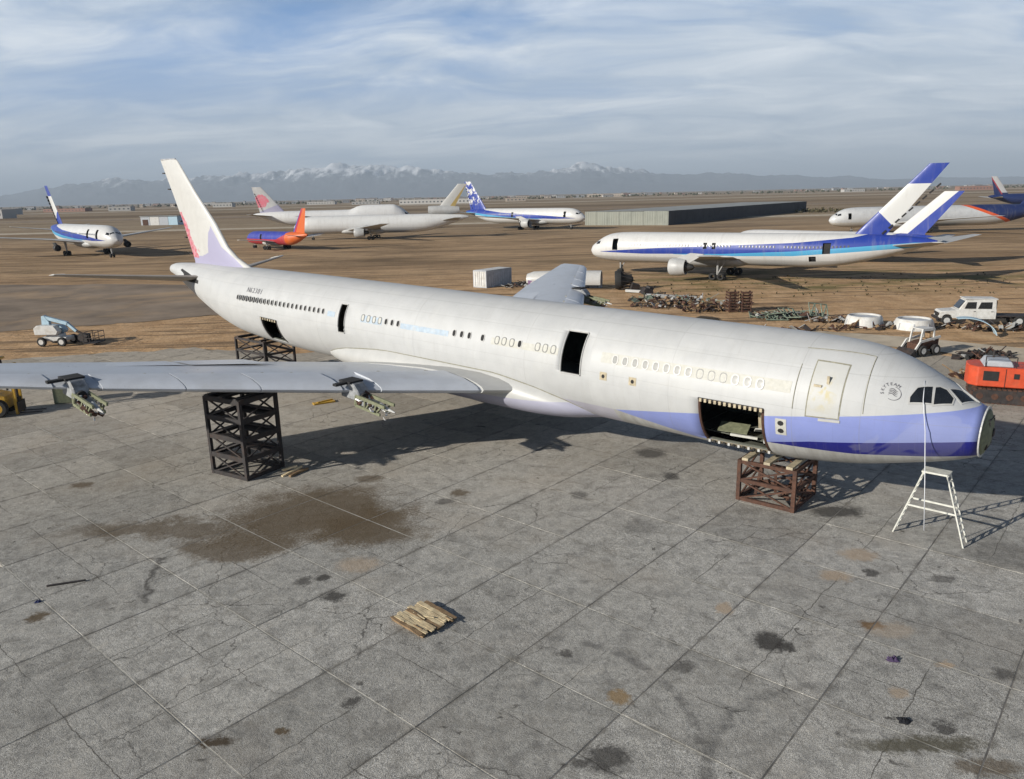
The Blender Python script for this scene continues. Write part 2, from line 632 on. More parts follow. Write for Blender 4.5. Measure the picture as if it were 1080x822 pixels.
    # tyre scrub arcs
    for (x, y, r, w) in ((0.2, 17.2, 4.45, .20), (8.7, 14.6, 4.3, .24)):
        d = nt.n.new('ShaderNodeVectorMath')
        d.operation = 'LENGTH'
        nt.put(d.inputs[0], nt.vm('MULTIPLY', nt.vm('SUBTRACT', pos, (x, y, 0)), (1, 1, 0)))
        k = nt.rng(nt.m('ABSOLUTE', nt.sub(d.outputs['Value'], r)), w, w * .4, 0.0, 0.42)
        k = nt.mul(k, nt.rng(med, 0.36, 0.55))
        k = nt.mul(k, nt.rng(px, 0.6, 2.0) if x < 5 else nt.rng(px, 9.6, 8.0))
        c = nt.mix(nt.mul(k, nt.gt(py, y - .6)), c, (0.085, 0.082, 0.08))
    nt.put(b.inputs['Base Color'], c)
    b.inputs['Roughness'].default_value = 0.9
    b.inputs['Specular IOR Level'].default_value = 0.25
    hgt = nt.add(nt.mul(fine, 1.0), nt.add(nt.mul(grit, 0.6), nt.mul(pit, 1.4)))
    nt.put(b.inputs['Normal'], nt.bump(hgt, 0.75, 0.022))
    return mt


def ground_mat():
    mt, nt, b = new_mat('desert_ground')
    pos = nt.coord('Position')
    px, py, pz = nt.sep(pos)
    n1 = nt.noise(nt.vm('MULTIPLY', pos, (0.35, 1.0, 1.0)), 0.05, 6, 0.6, 0.6)
    n2 = nt.noise(pos, 0.35, 6, 0.65)
    n3 = nt.noise(pos, 2.4, 5, 0.7)
    near = nt.ramp(n2, [(0.3, (0.42, 0.255, 0.13)), (0.5, (0.58, 0.375, 0.205)), (0.7, (0.70, 0.475, 0.28))])
    mid = nt.ramp(n1, [(0.34, (0.18, 0.122, 0.07)), (0.46, (0.36, 0.245, 0.14)), (0.55, (0.53, 0.36, 0.21)), (0.66, (0.28, 0.195, 0.11))])
    bands = nt.noise(nt.comb(nt.mul(px, 0.0006), nt.mul(py, 0.0065), 0.0), 1.0, 5, 0.62, 0.5)
    farc = nt.ramp(bands, [(0.34, (0.17, 0.125, 0.075)), (0.46, (0.27, 0.20, 0.13)), (0.53, (0.40, 0.32, 0.22)), (0.6, (0.22, 0.165, 0.105)), (0.7, (0.33, 0.255, 0.17))])
    yw = nt.add(py, nt.mul(nt.sub(n1, 0.5), 70))
    c = nt.mix(nt.rng(yw, 112, 160), near, mid)
    c = nt.mix(nt.rng(yw, 240, 420), c, farc)
    # wheel ruts together with painted dark shadow streaks, dry grass and green weeds
    rut_shade = nt.noise(nt.vm('MULTIPLY', pos, (0.10, 1.4, 1.0)), 0.5, 5, 0.6, 0.8)
    c = nt.mix(nt.mul(nt.rng(rut_shade, 0.51, 0.61), 0.78), c, (0.16, 0.11, 0.065))
    g = nt.noise(nt.vm('MULTIPLY', pos, (0.5, 1.0, 1.0)), 0.16, 6, 0.68)
    gx = nt.mul(nt.mul(nt.rng(px, 8, 24), nt.rng(px, 100, 70)), nt.mul(nt.rng(py, 97, 108), nt.rng(py, 150, 122)))
    c = nt.mix(nt.mul(nt.rng(g, 0.47, 0.62), nt.mul(gx, 0.85)), c, (0.105, 0.115, 0.03))
    c = nt.mix(nt.mul(nt.rng(n3, 0.35, 0.7), 0.35), c, (0.24, 0.165, 0.10))
    nt.put(b.inputs['Base Color'], c)
    b.inputs['Roughness'].default_value = 0.95
    b.inputs['Specular IOR Level'].default_value = 0.15
    nt.put(b.inputs['Normal'], nt.bump(nt.add(n3, nt.mul(n2, 2.5)), 0.8, 0.12))
    return mt


M_CONC = concrete_mat()
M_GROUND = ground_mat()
M_JOINT_L = mat('pale_joint_mortar', (0.42, 0.405, 0.36), 0.9, var=0.35, scale=1.7, bump=0.4, dirt=(0.10, 0.09, 0.07), dirt_amt=0.8)
M_JOINT_D = mat('dark_joint_seal', (0.17, 0.16, 0.145), 0.9, var=0.5, scale=1.7, bump=0.4, dirt=(0.34, 0.32, 0.28), dirt_amt=0.55)
M_TARMAC = mat('old_tarmac', (0.255, 0.20, 0.15), 0.95, var=0.35, scale=0.12, bump=0.2, dirt=(0.46, 0.32, 0.19), dirt_amt=1.0, spec=0.2)
M_ROADC = mat('road_concrete', (0.55, 0.47, 0.36), 0.95, var=0.15, scale=0.5, bump=0.2, dirt=(0.24, 0.18, 0.12), dirt_amt=0.6, spec=0.2)

# ground sheet to the horizon, with a dirt lot lying over the old concrete
g = MB()
g.quads([(-60000, -4000, -0.16), (60000, -4000, -0.16), (60000, 70000, -0.16), (-60000, 70000, -0.16)], [(0, 1, 2, 3)])
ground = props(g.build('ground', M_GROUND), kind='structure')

# edge of the dirt over the apron
EDGE = [(-140, 66), (-90, 67), (-62, 69.5), (-46, 69), (-33, 72.5), (-18, 69), (-4, 71.5), (8, 70), (20, 72), (28, 69), (33, 64), (41, 57), (52, 49), (66, 40), (90, 30), (140, 22)]
d = MB()
pts = []
for (a, b) in zip(EDGE, EDGE[1:]):
    for k in range(14):
        t = k / 14
        x, y = a[0] + (b[0] - a[0]) * t, a[1] + (b[1] - a[1]) * t
        y += 1.6 * (noise.noise(Vector((x * 0.22, y * .1, 0))) + 0.5 * noise.noise(Vector((x * 0.9, 3, 0))))
        pts.append((x, y))
rows = [(0.0, -0.02), (0.6, 0.012), (2.0, 0.03), (5, 0.05), (12, 0.05), (30, 0.05), (80, .05), (200, .05), (500, .05), (1100, .03)]
n = len(pts)
for off, z in rows:
    for x, y in pts:
        jit = 0.03 * noise.noise(Vector((x * .5, (y + off) * .5, 7))) if 1 < off < 60 else 0
        d.v.append((x + (x * off * 0.004), y + off, z + jit))
for k in range(len(rows) - 1):
    for i in range(n - 1):
        d.f.append((k * n + i, k * n + i + 1, (k + 1) * n + i + 1, (k + 1) * n + i))
d.mi = [0] * len(d.f)
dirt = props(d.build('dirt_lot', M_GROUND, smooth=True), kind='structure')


def sheet(name, poly, z, m_, sub=10, wob=0.6):
    """flat paved area with an uneven edge"""
    q = []
    for a, b in zip(poly, poly[1:] + poly[:1]):
        for k in range(sub):
            t = k / sub
            x, y = a[0] + (b[0] - a[0]) * t, a[1] + (b[1] - a[1]) * t
            q.append((x + wob * (noise.noise(Vector((x * .1, y * .1, 1))) + .5 * noise.noise(Vector((x * .5, y * .5, 1)))), y + wob * (noise.noise(Vector((x * .1, y * .1, 5))) + .5 * noise.noise(Vector((x * .5, y * .5, 5)))), z))
    mb = MB()
    mb.quads(q, [tuple(range(len(q)))])
    return props(mb.build(name, m_), kind='structure')


sheet('tarmac_lane', [(-130, 146), (-89, 137), (-54, 131), (-37, 111), (-31, 96), (-57, 84), (-80, 78), (-130, 70)], 0.085, M_TARMAC, 24, 2.2)
sheet('service_road', [(27, 76), (37, 69.5), (44, 63.5), (62, 52), (58, 46), (40, 57.6), (36, 63), (31, 67), (25, 71)], 0.085, M_ROADC, 8, 0.5)
for k, (y0, y1, x0, x1) in enumerate(((372, 392, -700, 500), (640, 690, -900, 900), (1250, 1330, -2500, 2500), (1900, 2050, -4000, 4000))):
    sheet('taxiway', [(x0, y0), (x1, y0 + (x1 - x0) * .02), (x1, y1 + (x1 - x0) * .02), (x0, y1)], 0.10 if k < 2 else -0.1,
          M_ROADC if k != 1 else M_TARMAC, 10, 1.0)

# concrete apron: a base sheet, individual slabs and joint fillers
base = MB()
base.quads([(-150, -40, -0.10), (150, -40, -0.10), (150, 74, -0.10), (-150, 74, -0.10)], [(0, 1, 2, 3)])
apron = props(base.build('apron', M_CONC), kind='structure')
s_ = (SLAB - 0.03) / 2
ch = 0.012
slab_mb = MB()
slab_mb.v = [(-s_, -s_, -.09), (s_, -s_, -.09), (s_, s_, -.09), (-s_, s_, -.09), (-s_, -s_, -ch), (s_, -s_, -ch), (s_, s_, -ch), (-s_, s_, -ch),
             (-s_ + ch, -s_ + ch, 0), (s_ - ch, -s_ + ch, 0), (s_ - ch, s_ - ch, 0), (-s_ + ch, s_ - ch, 0)]
slab_mb.f = [(i, (i + 1) % 4, 4 + (i + 1) % 4, 4 + i) for i in range(4)] + [(4 + i, 4 + (i + 1) % 4, 8 + (i + 1) % 4, 8 + i) for i in range(4)] + [(8, 9, 10, 11)]
slab_mb.mi = [0] * 9
slab_me = slab_mb.mesh('slab', M_CONC)


def edge_y(x):
    for a, b in zip(EDGE, EDGE[1:]):
        if a[0] <= x <= b[0]:
            return a[1] + (b[1] - a[1]) * (x - a[0]) / (b[0] - a[0])
    return 60


cells = []
for i in range(-40, 41):
    for j in range(-40, 41):
        p = SLAB_O + SA * ((i + .5) * SLAB) + SB * ((j + .5) * SLAB)
        if p.y < 11 or p.y > 76 or abs(p.x) > 0.70 * p.y + 3.5 or p.y > edge_y(p.x) + 2.5:
            continue
        cells.append((p, i, j))
rest = MB()
cells.sort(key=lambda c: c[0].y + 0.2 * abs(c[0].x))
for k, (p, i, j) in enumerate(cells):
    zz_ = random.uniform(-0.006, 0.004)
    if k < 300:
        o = obj('slab', slab_me, apron, (p.x, p.y, zz_), (random.uniform(-.0012, .0012), random.uniform(-.0012, .0012), SLAB_A + random.uniform(-.0015, .0015)))
    else:
        R = Matrix.Rotation(SLAB_A, 3, 'Z')
        rest.quads([R @ Vector(v) + Vector((p.x, p.y, zz_)) for v in slab_mb.v], slab_mb.f)
if rest.v:
    props(rest.build('slab_field', M_CONC, apron), kind='stuff')
# joint fillers, pale mortar one way, dark seal the other
for fam, (u, w_, m_) in enumerate(((SA, SB, M_JOINT_L), (SB, SA, M_JOINT_D))):
    for k in range(-18, 20):
        mb = MB()
        seg = []
        for q in range(-30, 31):
            a = SLAB_O + w_ * (k * SLAB) + u * (q * SLAB)
            b = a + u * SLAB
            c = (a + b) / 2
            if c.y < 9 or c.y > edge_y(max(-139, min(139, c.x))) + 2 or abs(c.x) > 0.72 * c.y + 6:
                continue
            R = Matrix.Rotation(math.atan2(u.y, u.x), 3, 'Z')
            mb.box((c.x, c.y, -0.050 + random.uniform(-.004, .002)), (SLAB, 0.06, 0.085), R)
        if mb.v:
            mb.build('joint_filler', m_, apron)

# ------------------------------------------------------------------ mountains
def mountain_mat():
    mt, nt, b = new_mat('snowy_rock')
    pos = nt.coord('Position')
    px, py, pz = nt.sep(pos)
    n = nt.noise(nt.vm('MULTIPLY', pos, (1.6, 0.5, 0.7)), 0.0026, 9, 0.72)
    geo = nt.n.new('ShaderNodeNewGeometry')
    nx, ny, nz = nt.sep(geo.outputs['Normal'])
    line = nt.add(nt.add(pz, nt.mul(nt.sub(n, 0.5), 1500)), nt.mul(nt.sub(nz, 0.75), 260))
    rock = nt.mix(n, (0.07, 0.085, 0.11), (0.15, 0.155, 0.17))
    c = nt.mix(nt.rng(line, 600, 820), rock, (0.82, 0.84, 0.88))
    nt.put(b.inputs['Base Color'], c)
    b.inputs['Roughness'].default_value = 0.95
    return mt


M_MTN = mountain_mat()
RIDGE = [(-900, 2), (-500, 5), (-200, 8), (-60, 10), (30, 14), (70, 20), (100, 26), (135, 31), (180, 27), (240, 29), (300, 35), (350, 39), (378, 41), (420, 35), (470, 31), (500, 28), (545, 26), (575, 28), (600, 33),
         (617, 36), (650, 30), (690, 24), (720, 21), (760, 20), (830, 17), (890, 13), (950, 10), (1050, 8), (1300, 5), (1900, 2)]


def ridge_h(u):
    for a, b in zip(RIDGE, RIDGE[1:]):
        if a[0] <= u <= b[0]:
            t = (u - a[0]) / (b[0] - a[0])
            t = t * t * (3 - 2 * t)
            return a[1] + (b[1] - a[1]) * t
    return 2


mm = MB()
NX, NYR = 1000, 34
DM = 21000.0
for r in range(NYR):
    f = r / (NYR - 1)
    for i in range(NX):
        u = -500 + 2000 * i / (NX - 1)
        ta = (u - 540) / 805.0
        dist = DM + (f - 0.62) * 7000
        x, y = ta * dist, dist
        top = ridge_h(u) * 23.5
        env = max(0.0, 1 - abs(f - 0.62) / (0.62 if f < 0.62 else 0.38)) ** 1.15
        nn = noise.fractal(Vector((x * .00042, y * .00030, 0.3)), 0.9, 2.1, 6)
        rid = 1 - abs(noise.noise(Vector((x * .0011, y * .0007, 4.0)))) * 1.6
        rg = 0.0
        fq, am = .00055, 1.0
        for o_ in range(7):
            rg += am * (1 - abs(noise.noise(Vector((x * fq, y * fq * .8, 9.1 * o_)))) * 2.0)
            fq *= 2.05
            am *= .62
        h = top * env * (0.62 + 0.20 * rg) + nn * 40 * env * (top / 700)
        if r == 0 or r == NYR - 1:
            h = -40
        mm.v.append((x, y, h))
for r in range(NYR - 1):
    for i in range(NX - 1):
        mm.f.append((r * NX + i, r * NX + i + 1, (r + 1) * NX + i + 1, (r + 1) * NX + i))
mm.mi = [0] * len(mm.f)
props(mm.build('mountains', M_MTN, smooth=True), kind='structure')

# ------------------------------------------------------------------ haze
hz_m = bpy.data.materials.new('haze_air')
hz_m.use_nodes = True
ht = hz_m.node_tree
for q in list(ht.nodes):
    if q.type != 'OUTPUT_MATERIAL':
        ht.nodes.remove(q)
pvn = ht.nodes.new('ShaderNodeVolumePrincipled')
pvn.inputs['Color'].default_value = (0.72, 0.85, 1.0, 1)
pvn.inputs['Density'].default_value = 6.0e-5
pvn.inputs['Anisotropy'].default_value = 0.0
ht.links.new(pvn.outputs[0], ht.nodes['Material Output'].inputs['Volume'])
hz = MB()
hz.box((0, 34000, 749), (126000, 76400, 1502))
props(hz.build('haze', hz_m), kind='stuff')
# ------------------------------------------------------------------ main aircraft (four-engined wide-body being scrapped)
A_HD, A_PT = rad(-41.31), rad(1.1)
A_Z = 5.167
A_R = Euler((0, A_PT, A_HD)).to_matrix()
A_O = Vector((3.411, 40.241, A_Z)) - A_R @ Vector((0, 0, A_Z))


def L2W(s, y, z=0.0):
    """aircraft station, port offset, height above its axis -> world"""
    return A_O + A_R @ Vector((s, y, z + A_Z))


A340 = [(-45.0, 2.25, 1.45, .40), (-44.2, 2.42, 1.30, .58), (-40.6, 2.62, .02, 1.2), (-37.3, 2.7, -1.15, 1.72), (-34, 2.75, -2.05, 2.2), (-31.5, 2.78, -2.45, 2.5),
        (-27, 2.81, -2.7, 2.72), (-22, 2.82, -2.82, 2.82), (-15, 2.82, -2.82, 2.82), (0, 2.82, -2.82, 2.82), (9, 2.82, -2.82, 2.82), (11, 2.82, -2.79, 2.81),
        (12.3, 2.81, -2.73, 2.78), (14.15, 2.74, -2.52, 2.62), (15.27, 2.6, -2.33, 2.43), (16.29, 2.3, -2.08, 2.18), (17.26, 1.86, -1.82, 1.88),
        (17.81, 1.56, -1.67, 1.68), (18.3, 1.30, -1.52, 1.48), (18.9, .90, -1.29, 1.2), (19.25, .74, -1.12, 1.02)]
PA = pchip(A340)

WHITE = (0.52, 0.52, 0.505)
LAV = (0.25, 0.30, 0.62)
NAVY = (0.012, 0.014, 0.19)


def fuselage_paint():
    mt, nt, b = new_mat('airliner_paint')
    co = nt.coord('Object')
    x, y, z = nt.sep(co)
    n = nt.noise(co, 1.1, 6, 0.6)
    streak = nt.noise(nt.vm('MULTIPLY', co, (2.2, 0.3, 0.3)), 1.0, 6, 0.65)
    white = nt.mix(nt.rng(n, 0.3, 0.7), (0.495, 0.503, 0.505), (0.545, 0.552, 0.552))
    white = nt.mix(nt.mul(nt.rng(streak, 0.5, 0.75), 0.16), white, (0.40, 0.40, 0.38))
    lav_top = nt.add(-1.63 - 4.19 * .166, nt.mul(x, .166))
    low = nt.m('MAXIMUM', nt.sub(-1.63 + 4.19 * .175, nt.mul(x, .175)),
               nt.pw(x, [(8.4, -2.37), (11.77, -1.64), (15.2, -1.51), (17.6, -1.22), (19.2, -1.0)]))
    dk_top = nt.pw(x, [(11.79, -1.64), (13.58, -1.21), (15.25, -.94), (17.66, -.54), (19.2, -.33)])
    fwd = nt.gt(x, 4.1)
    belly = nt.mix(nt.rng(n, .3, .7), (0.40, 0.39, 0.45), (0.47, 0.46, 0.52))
    rear_belly_shade = nt.mul(nt.lt(z, -1.63), nt.rng(x, -20, -14))  # lavender tinge of shade under blue sky, painted on the rear belly
    c = nt.mix(rear_belly_shade, white, belly)
    c = nt.mix(nt.mul(fwd, nt.lt(z, lav_top)), c, nt.mix(nt.rng(n, .3, .7), tuple(v * .92 for v in LAV), LAV))
    c = nt.mix(nt.mul(nt.gt(x, 11.8), nt.lt(z, dk_top)), c, NAVY)
    c = nt.mix(nt.mul(fwd, nt.lt(z, low)), c, nt.mix(nt.rng(streak, .4, .7), (0.50, 0.50, 0.48), (0.36, 0.35, 0.33)))
    # skin joints
    def seam(v, pos, w): return nt.lt(nt.m('ABSOLUTE', nt.sub(v, pos)), w)
    lines = None
    for p in (15.45, 12.92, 7.3, -1.2, -9.8, -19.4, -29.9, -35.5):
        k = seam(x, p, 0.022)
        lines = k if lines is None else nt.m('MAXIMUM', lines, k)
    for p in (2.42, 1.75, .18):
        lines = nt.m('MAXIMUM', lines, nt.mul(seam(z, p, 0.014), nt.lt(y, 0.0)))
    c = nt.mix(nt.mul(lines, 0.22), c, (0.25, 0.25, 0.24))
    # individual skin panels: slightly different tones, lap joints and rivet rows
    ang = nt.mul(nt.m('ARCTAN2', y, z), 2.82)
    br = nt.n.new('ShaderNodeTexBrick')
    br.offset = 0.5
    br.squash = 1.0
    nt.put(br.inputs['Vector'], nt.comb(x, ang, 0.0))
    br.inputs['Color1'].default_value = (1.05, 1.05, 1.05, 1)
    br.inputs['Color2'].default_value = (0.93, 0.935, 0.93, 1)
    br.inputs['Mortar'].default_value = (0.80, 0.80, 0.79, 1)
    br.inputs['Scale'].default_value = 1.0
    br.inputs['Mortar Size'].default_value = 0.012
    br.inputs['Brick Width'].default_value = 2.9
    br.inputs['Row Height'].default_value = 1.18
    c = nt.mix(0.30, c, br.outputs['Color'], 'MULTIPLY')
    rv = nt.mul(nt.lt(nt.m('ABSOLUTE', nt.sub(nt.m('FRACT', nt.m('DIVIDE', x, 0.533)), 0.5)), 0.02), nt.rng(nt.noise(co, 0.5, 3, .6), .4, .6))
    c = nt.mix(nt.mul(rv, 0.10), c, (0.25, 0.25, 0.24))
    # faint ghost of removed titles and patches of primer
    pt = nt.noise(co, 0.35, 3, 0.5, 1.0)
    c = nt.mix(nt.mul(nt.rng(pt, 0.60, 0.63), 0.10), c, (0.62, 0.62, 0.58))
    # grime running down from openings and along the crown
    grime = nt.mul(nt.rng(nt.noise(nt.vm('MULTIPLY', co, (3.5, .25, .25)), 1.2, 5, 0.7), 0.55, 0.8), 0.18)
    c = nt.mix(grime, c, (0.33, 0.31, 0.27))
    nt.put(b.inputs['Base Color'], c)
    nt.put(b.inputs['Roughness'], nt.rng(n, .3, .7, .42, .56))
    b.inputs['Specular IOR Level'].default_value = 0.5
    nt.put(b.inputs['Normal'], nt.bump(nt.sub(nt.noise(co, 0.9, 2, 0.5), nt.mul(lines, 0.1)), 0.12, 0.05))
    return mt


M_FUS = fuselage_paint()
M_LINER = mat('cabin_shade_liner', (0.10, 0.105, 0.085), 0.85, var=0.4, scale=2, bump=0.3)  # primer tone kept dark to paint the shade inside the openings
M_DARK = mat('dark_recess', (0.022, 0.022, 0.023), 0.85, var=0.3)
M_WHITE = mat('white_paint', WHITE, 0.4, var=0.06, dirt=(0.4, 0.38, 0.34), dirt_amt=0.35)
M_WING = mat('wing_grey', (0.50, 0.53, 0.58), 0.33, var=0.07, scale=1.2, dirt=(0.34, 0.34, 0.34), dirt_amt=0.35)
M_PYLON = mat('pylon_grey', (0.30, 0.31, 0.32), 0.5, var=0.3, scale=5, dirt=(0.10, 0.09, 0.08), dirt_amt=0.7)
M_TAILPL = mat('tailplane_shade_brown', (0.33, 0.30, 0.27), 0.5, var=0.1, scale=1.2, dirt=(0.2, 0.17, 0.14), dirt_amt=0.5)  # brown of the shaded underside and ground bounce put into the base colour
M_SLAT = mat('slat_grey', (0.58, 0.61, 0.66), 0.33, var=0.06, scale=1.0, dirt=(0.42, 0.42, 0.42), dirt_amt=0.4)
M_ALU = mat('bare_aluminium', (0.55, 0.55, 0.55), 0.42, metal=0.75, var=0.2, scale=4)
M_PRIMER = mat('green_primer', (0.20, 0.21, 0.13), 0.75, var=0.3, scale=5)
M_BEIGE = mat('beige_primer', (0.50, 0.43, 0.30), 0.75, var=0.25, scale=5, dirt=(0.12, 0.1, 0.07), dirt_amt=0.5)
M_GLASS = mat('dark_glass', (0.015, 0.018, 0.022), 0.08, var=0.2, spec=0.6)
M_SEAL = mat('dark_seal', (0.27, 0.26, 0.20), 0.8, var=0.3, scale=6)
M_TAPE = mat('masking_film', (0.53, 0.525, 0.48), 0.6, var=0.12, scale=6, dirt=(0.5, 0.48, 0.38), dirt_amt=0.5)
M_BLUEFILM = mat('blue_film', (0.40, 0.49, 0.58), 0.55, var=0.15, scale=5, dirt=(0.54, 0.54, 0.53), dirt_amt=0.9)
M_GREYWIN = mat('grey_window_plug', (0.18, 0.185, 0.18), 0.4, var=0.3, scale=3)
M_RUST = mat('rusty_steel', (0.088, 0.042, 0.027), 0.85, var=0.45, scale=5, bump=0.4, dirt=(0.05, 0.03, 0.025), dirt_amt=0.8)
M_BLACKSTEEL = mat('black_steel', (0.030, 0.026, 0.026), 0.7, var=0.5, scale=4, bump=0.3, dirt=(0.08, 0.045, 0.03), dirt_amt=0.7)
M_BLACK = mat('black_rubber', (0.022, 0.022, 0.022), 0.8, var=0.3, scale=5)


def fin_paint():
    mt, nt, b = new_mat('fin_paint')
    co = nt.coord('Object')
    x, y, z = nt.sep(co)
    n = nt.noise(co, 2.0, 5, 0.6)
    c = nt.mix(nt.rng(n, .3, .7), (0.55, 0.545, 0.52), (0.61, 0.605, 0.58))
    le = nt.pw(z, [(2.78, -31.87), (4.22, -34.96), (6.1, -36.64), (8.59, -39.44), (11.2, -41.93)])
    te = nt.pw(z, [(3.0, -40.9), (6.4, -42.4), (11.2, -45.0)])
    wob = nt.mul(nt.sub(n, .5), .5)
    edge = nt.add(wob, nt.pw(x, [(-41.5, 3.0), (-39.2, 3.3), (-38.0, 3.7), (-37.6, 5.2), (-37.0, 6.1)]))
    lav = nt.mul(nt.lt(z, edge), nt.lt(x, nt.sub(le, .75)))
    c = nt.mix(nt.mul(lav, .85), c, (0.36, 0.345, 0.52))
    pn = nt.noise(co, 1.3, 4, 0.6, .6)
    wdt = nt.mul(nt.rng(z, 7.0, 3.6, 0.25, 1.0), nt.rng(pn, .3, .6, .55, 1.5))
    pink = nt.mul(nt.lt(nt.sub(x, te), wdt), nt.mul(nt.lt(z, 6.9), nt.gt(z, 3.1)))
    pc = nt.mix(nt.rng(nt.noise(co, 3.2, 4, .6), .42, .6), (0.62, 0.30, 0.34), (0.55, 0.06, 0.11))
    c = nt.mix(nt.mul(pink, .9), c, pc)
    nt.put(b.inputs['Base Color'], c)
    b.inputs['Roughness'].default_value = 0.42
    return mt


M_FIN = fin_paint()

jet = obj('airliner', None, None, A_O, (0, A_PT, A_HD))
props(jet, 'large white airliner with lavender nose band, doors removed, propped on steel stands', 'airplane')
AL = (0, 0, A_Z)

OPEN = [(1.2, 2.42, 47.8, 92.0), (-17.08, -16.4, 56.5, 94.8), (8.86, 11.74, 92.4, 142.0), (-26.5, -24.45, 97.0, 136.5)]
xs = [-45 + .75 * i for i in range(78)] + [13.0 + .25 * i for i in range(25)] + [19.25] + [q for o in OPEN for q in o[:2]]
ths = [5 * i for i in range(72)] + [q for o in OPEN for q in o[2:]]
mb, _, _ = loft(PA, xs, ths, OPEN)
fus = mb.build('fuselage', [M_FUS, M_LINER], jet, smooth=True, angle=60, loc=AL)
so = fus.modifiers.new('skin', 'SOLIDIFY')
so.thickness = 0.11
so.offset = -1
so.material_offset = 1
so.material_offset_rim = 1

# nose bulkhead where the radome was
bk = MB()
N_ = 28
ring = [surf(PA, 19.22, 360 * i / N_, -0.02) for i in range(N_)]
ring2 = [surf(PA, 19.25, 360 * i / N_, -0.10) + Vector((.10, 0, 0)) for i in range(N_)]
cen = Vector((19.52, 0, -.19))
mid = [cen + (p - cen) * .6 + Vector((.06, 0, 0)) for p in ring2]
bk.quads(ring + ring2 + mid + [cen], [(i, (i + 1) % N_, N_ + (i + 1) % N_, N_ + i) for i in range(N_)]
         + [(N_ + i, N_ + (i + 1) % N_, 2 * N_ + (i + 1) % N_, 2 * N_ + i) for i in range(N_)] + [(2 * N_ + i, 2 * N_ + (i + 1) % N_, 3 * N_) for i in range(N_)])
bulk = bk.build('nose_bulkhead', M_PRIMER, jet, loc=AL)
fr = MB()
for i in range(N_):
    a, b = surf(PA, 19.27, 360 * i / N_, 0.012), surf(PA, 19.27, 360 * (i + 1) / N_, 0.012)
    fr.bar(a, b, .05, .09)
fr.build('nose_rim', M_WHITE, jet, loc=AL)
bb = MB()
for q in range(5):
    bb.bar((19.435, -.45, -.75 + q * .28), (19.435, .45, -.75 + q * .28), .05, .05)
for q in range(4):
    bb.bar((19.45, -.42 + q * .28, -.7), (19.45, -.42 + q * .28, .3), .05, .05)
bb.tube((19.4, .15, -.2), (19.56, .15, -.2), .18, .16)
bb.build('bulkhead_stiffeners', M_BLACKSTEEL, bulk)

# flight-deck windows, both sides
WN = [[(16.96, 63.7), (16.93, 57.5), (17.08, 43.1), (17.26, 38.3), (17.52, 31.6), (17.65, 55.2)],
      [(17.59, 30.6), (17.72, 25.6), (17.93, 24.0), (18.24, 33.0), (18.24, 44.0), (17.70, 55.8)],
      [(18.0, 20.4), (18.36, 3.0), (18.90, 3.0), (18.51, 33.5)]]
for sgn in (1, -1):
    for k, w in enumerate(WN):
        cx, ct = sum(p[0] for p in w) / len(w), sum(p[1] for p in w) / len(w)
        big = [(cx + (p[0] - cx) * 1.11, sgn * (ct + (p[1] - ct) * 1.13)) for p in w]
        sm = [(cx + (p[0] - cx) * .97, sgn * (ct + (p[1] - ct) * .97)) for p in w]
        fo = polyring(PA, resample(big), resample(sm), 0.03).build('cockpit_window', M_WHITE, jet, loc=AL)
        finepatch(PA, [(p[0], sgn * p[1]) for p in w], 0.014).build('pane', M_GLASS, fo)
mb = MB()
mb.path([surf(PA, 18.32, 0, .02), surf(PA, 18.6, 0, .03), surf(PA, 18.95, 0, .02)], .035)
mb.build('windshield_post', M_WHITE, jet, loc=AL)

# closed front door with its surround
o_ = patch(PA, 13.43, 14.72, 41.5, 93.6, 0.006, 4, 12).build('door_seal', M_SEAL, jet, smooth=True, angle=40, loc=AL)


def door_mat():
    mt, nt, b = new_mat('door_paint')
    co = nt.coord('Object')
    x, y, z = nt.sep(co)
    n = nt.noise(co, 2.6, 6, .65, .5)
    c = nt.mix(nt.rng(nt.noise(co, 2, 5, .6), .3, .7), (0.485, 0.49, 0.475), (0.53, 0.533, 0.515))
    k = nt.mul(nt.rng(n, .48, .62), nt.mul(nt.rng(nt.m('ABSOLUTE', nt.sub(z, .95)), .85, .25), nt.rng(nt.m('ABSOLUTE', nt.sub(x, 13.95)), .6, .2)))
    c = nt.mix(nt.mul(k, .75), c, (0.50, 0.43, 0.20))
    nt.put(b.inputs['Base Color'], c)
    b.inputs['Roughness'].default_value = .5
    return mt


M_DOOR = door_mat()
dr = patch(PA, 13.48, 14.67, 43.2, 92.4, 0.016, 4, 12).build('door', M_DOOR, jet, smooth=True, angle=40, loc=AL)
mb = MB()
mb.box(surf(PA, 13.75, 66, .035), (.3, .05, .09))
mb.box(surf(PA, 14.1, 62, .035), (.1, .04, .5))
mb.build('door_handle', M_BEIGE, dr)
patch(PA, 13.95, 14.75, 93.9, 96.2, .03, 3, 2).build('door_sill', M_WHITE, jet, loc=AL)
mb = MB()
mb.path([surf(PA, 12.92, t, 0.004) for t in range(48, 92, 4)], .018, 5)
mb.path([surf(PA, 12.85 + .32 * i, 30 - .7 * i, 0.004) for i in range(9)], .018, 5)
mb.path([surf(PA, 15.43 + .007 * k, 25 + 5 * k, 0.004) for k in range(13)], .018, 5)
mb.build('panel_joint', M_SEAL, jet, loc=AL)

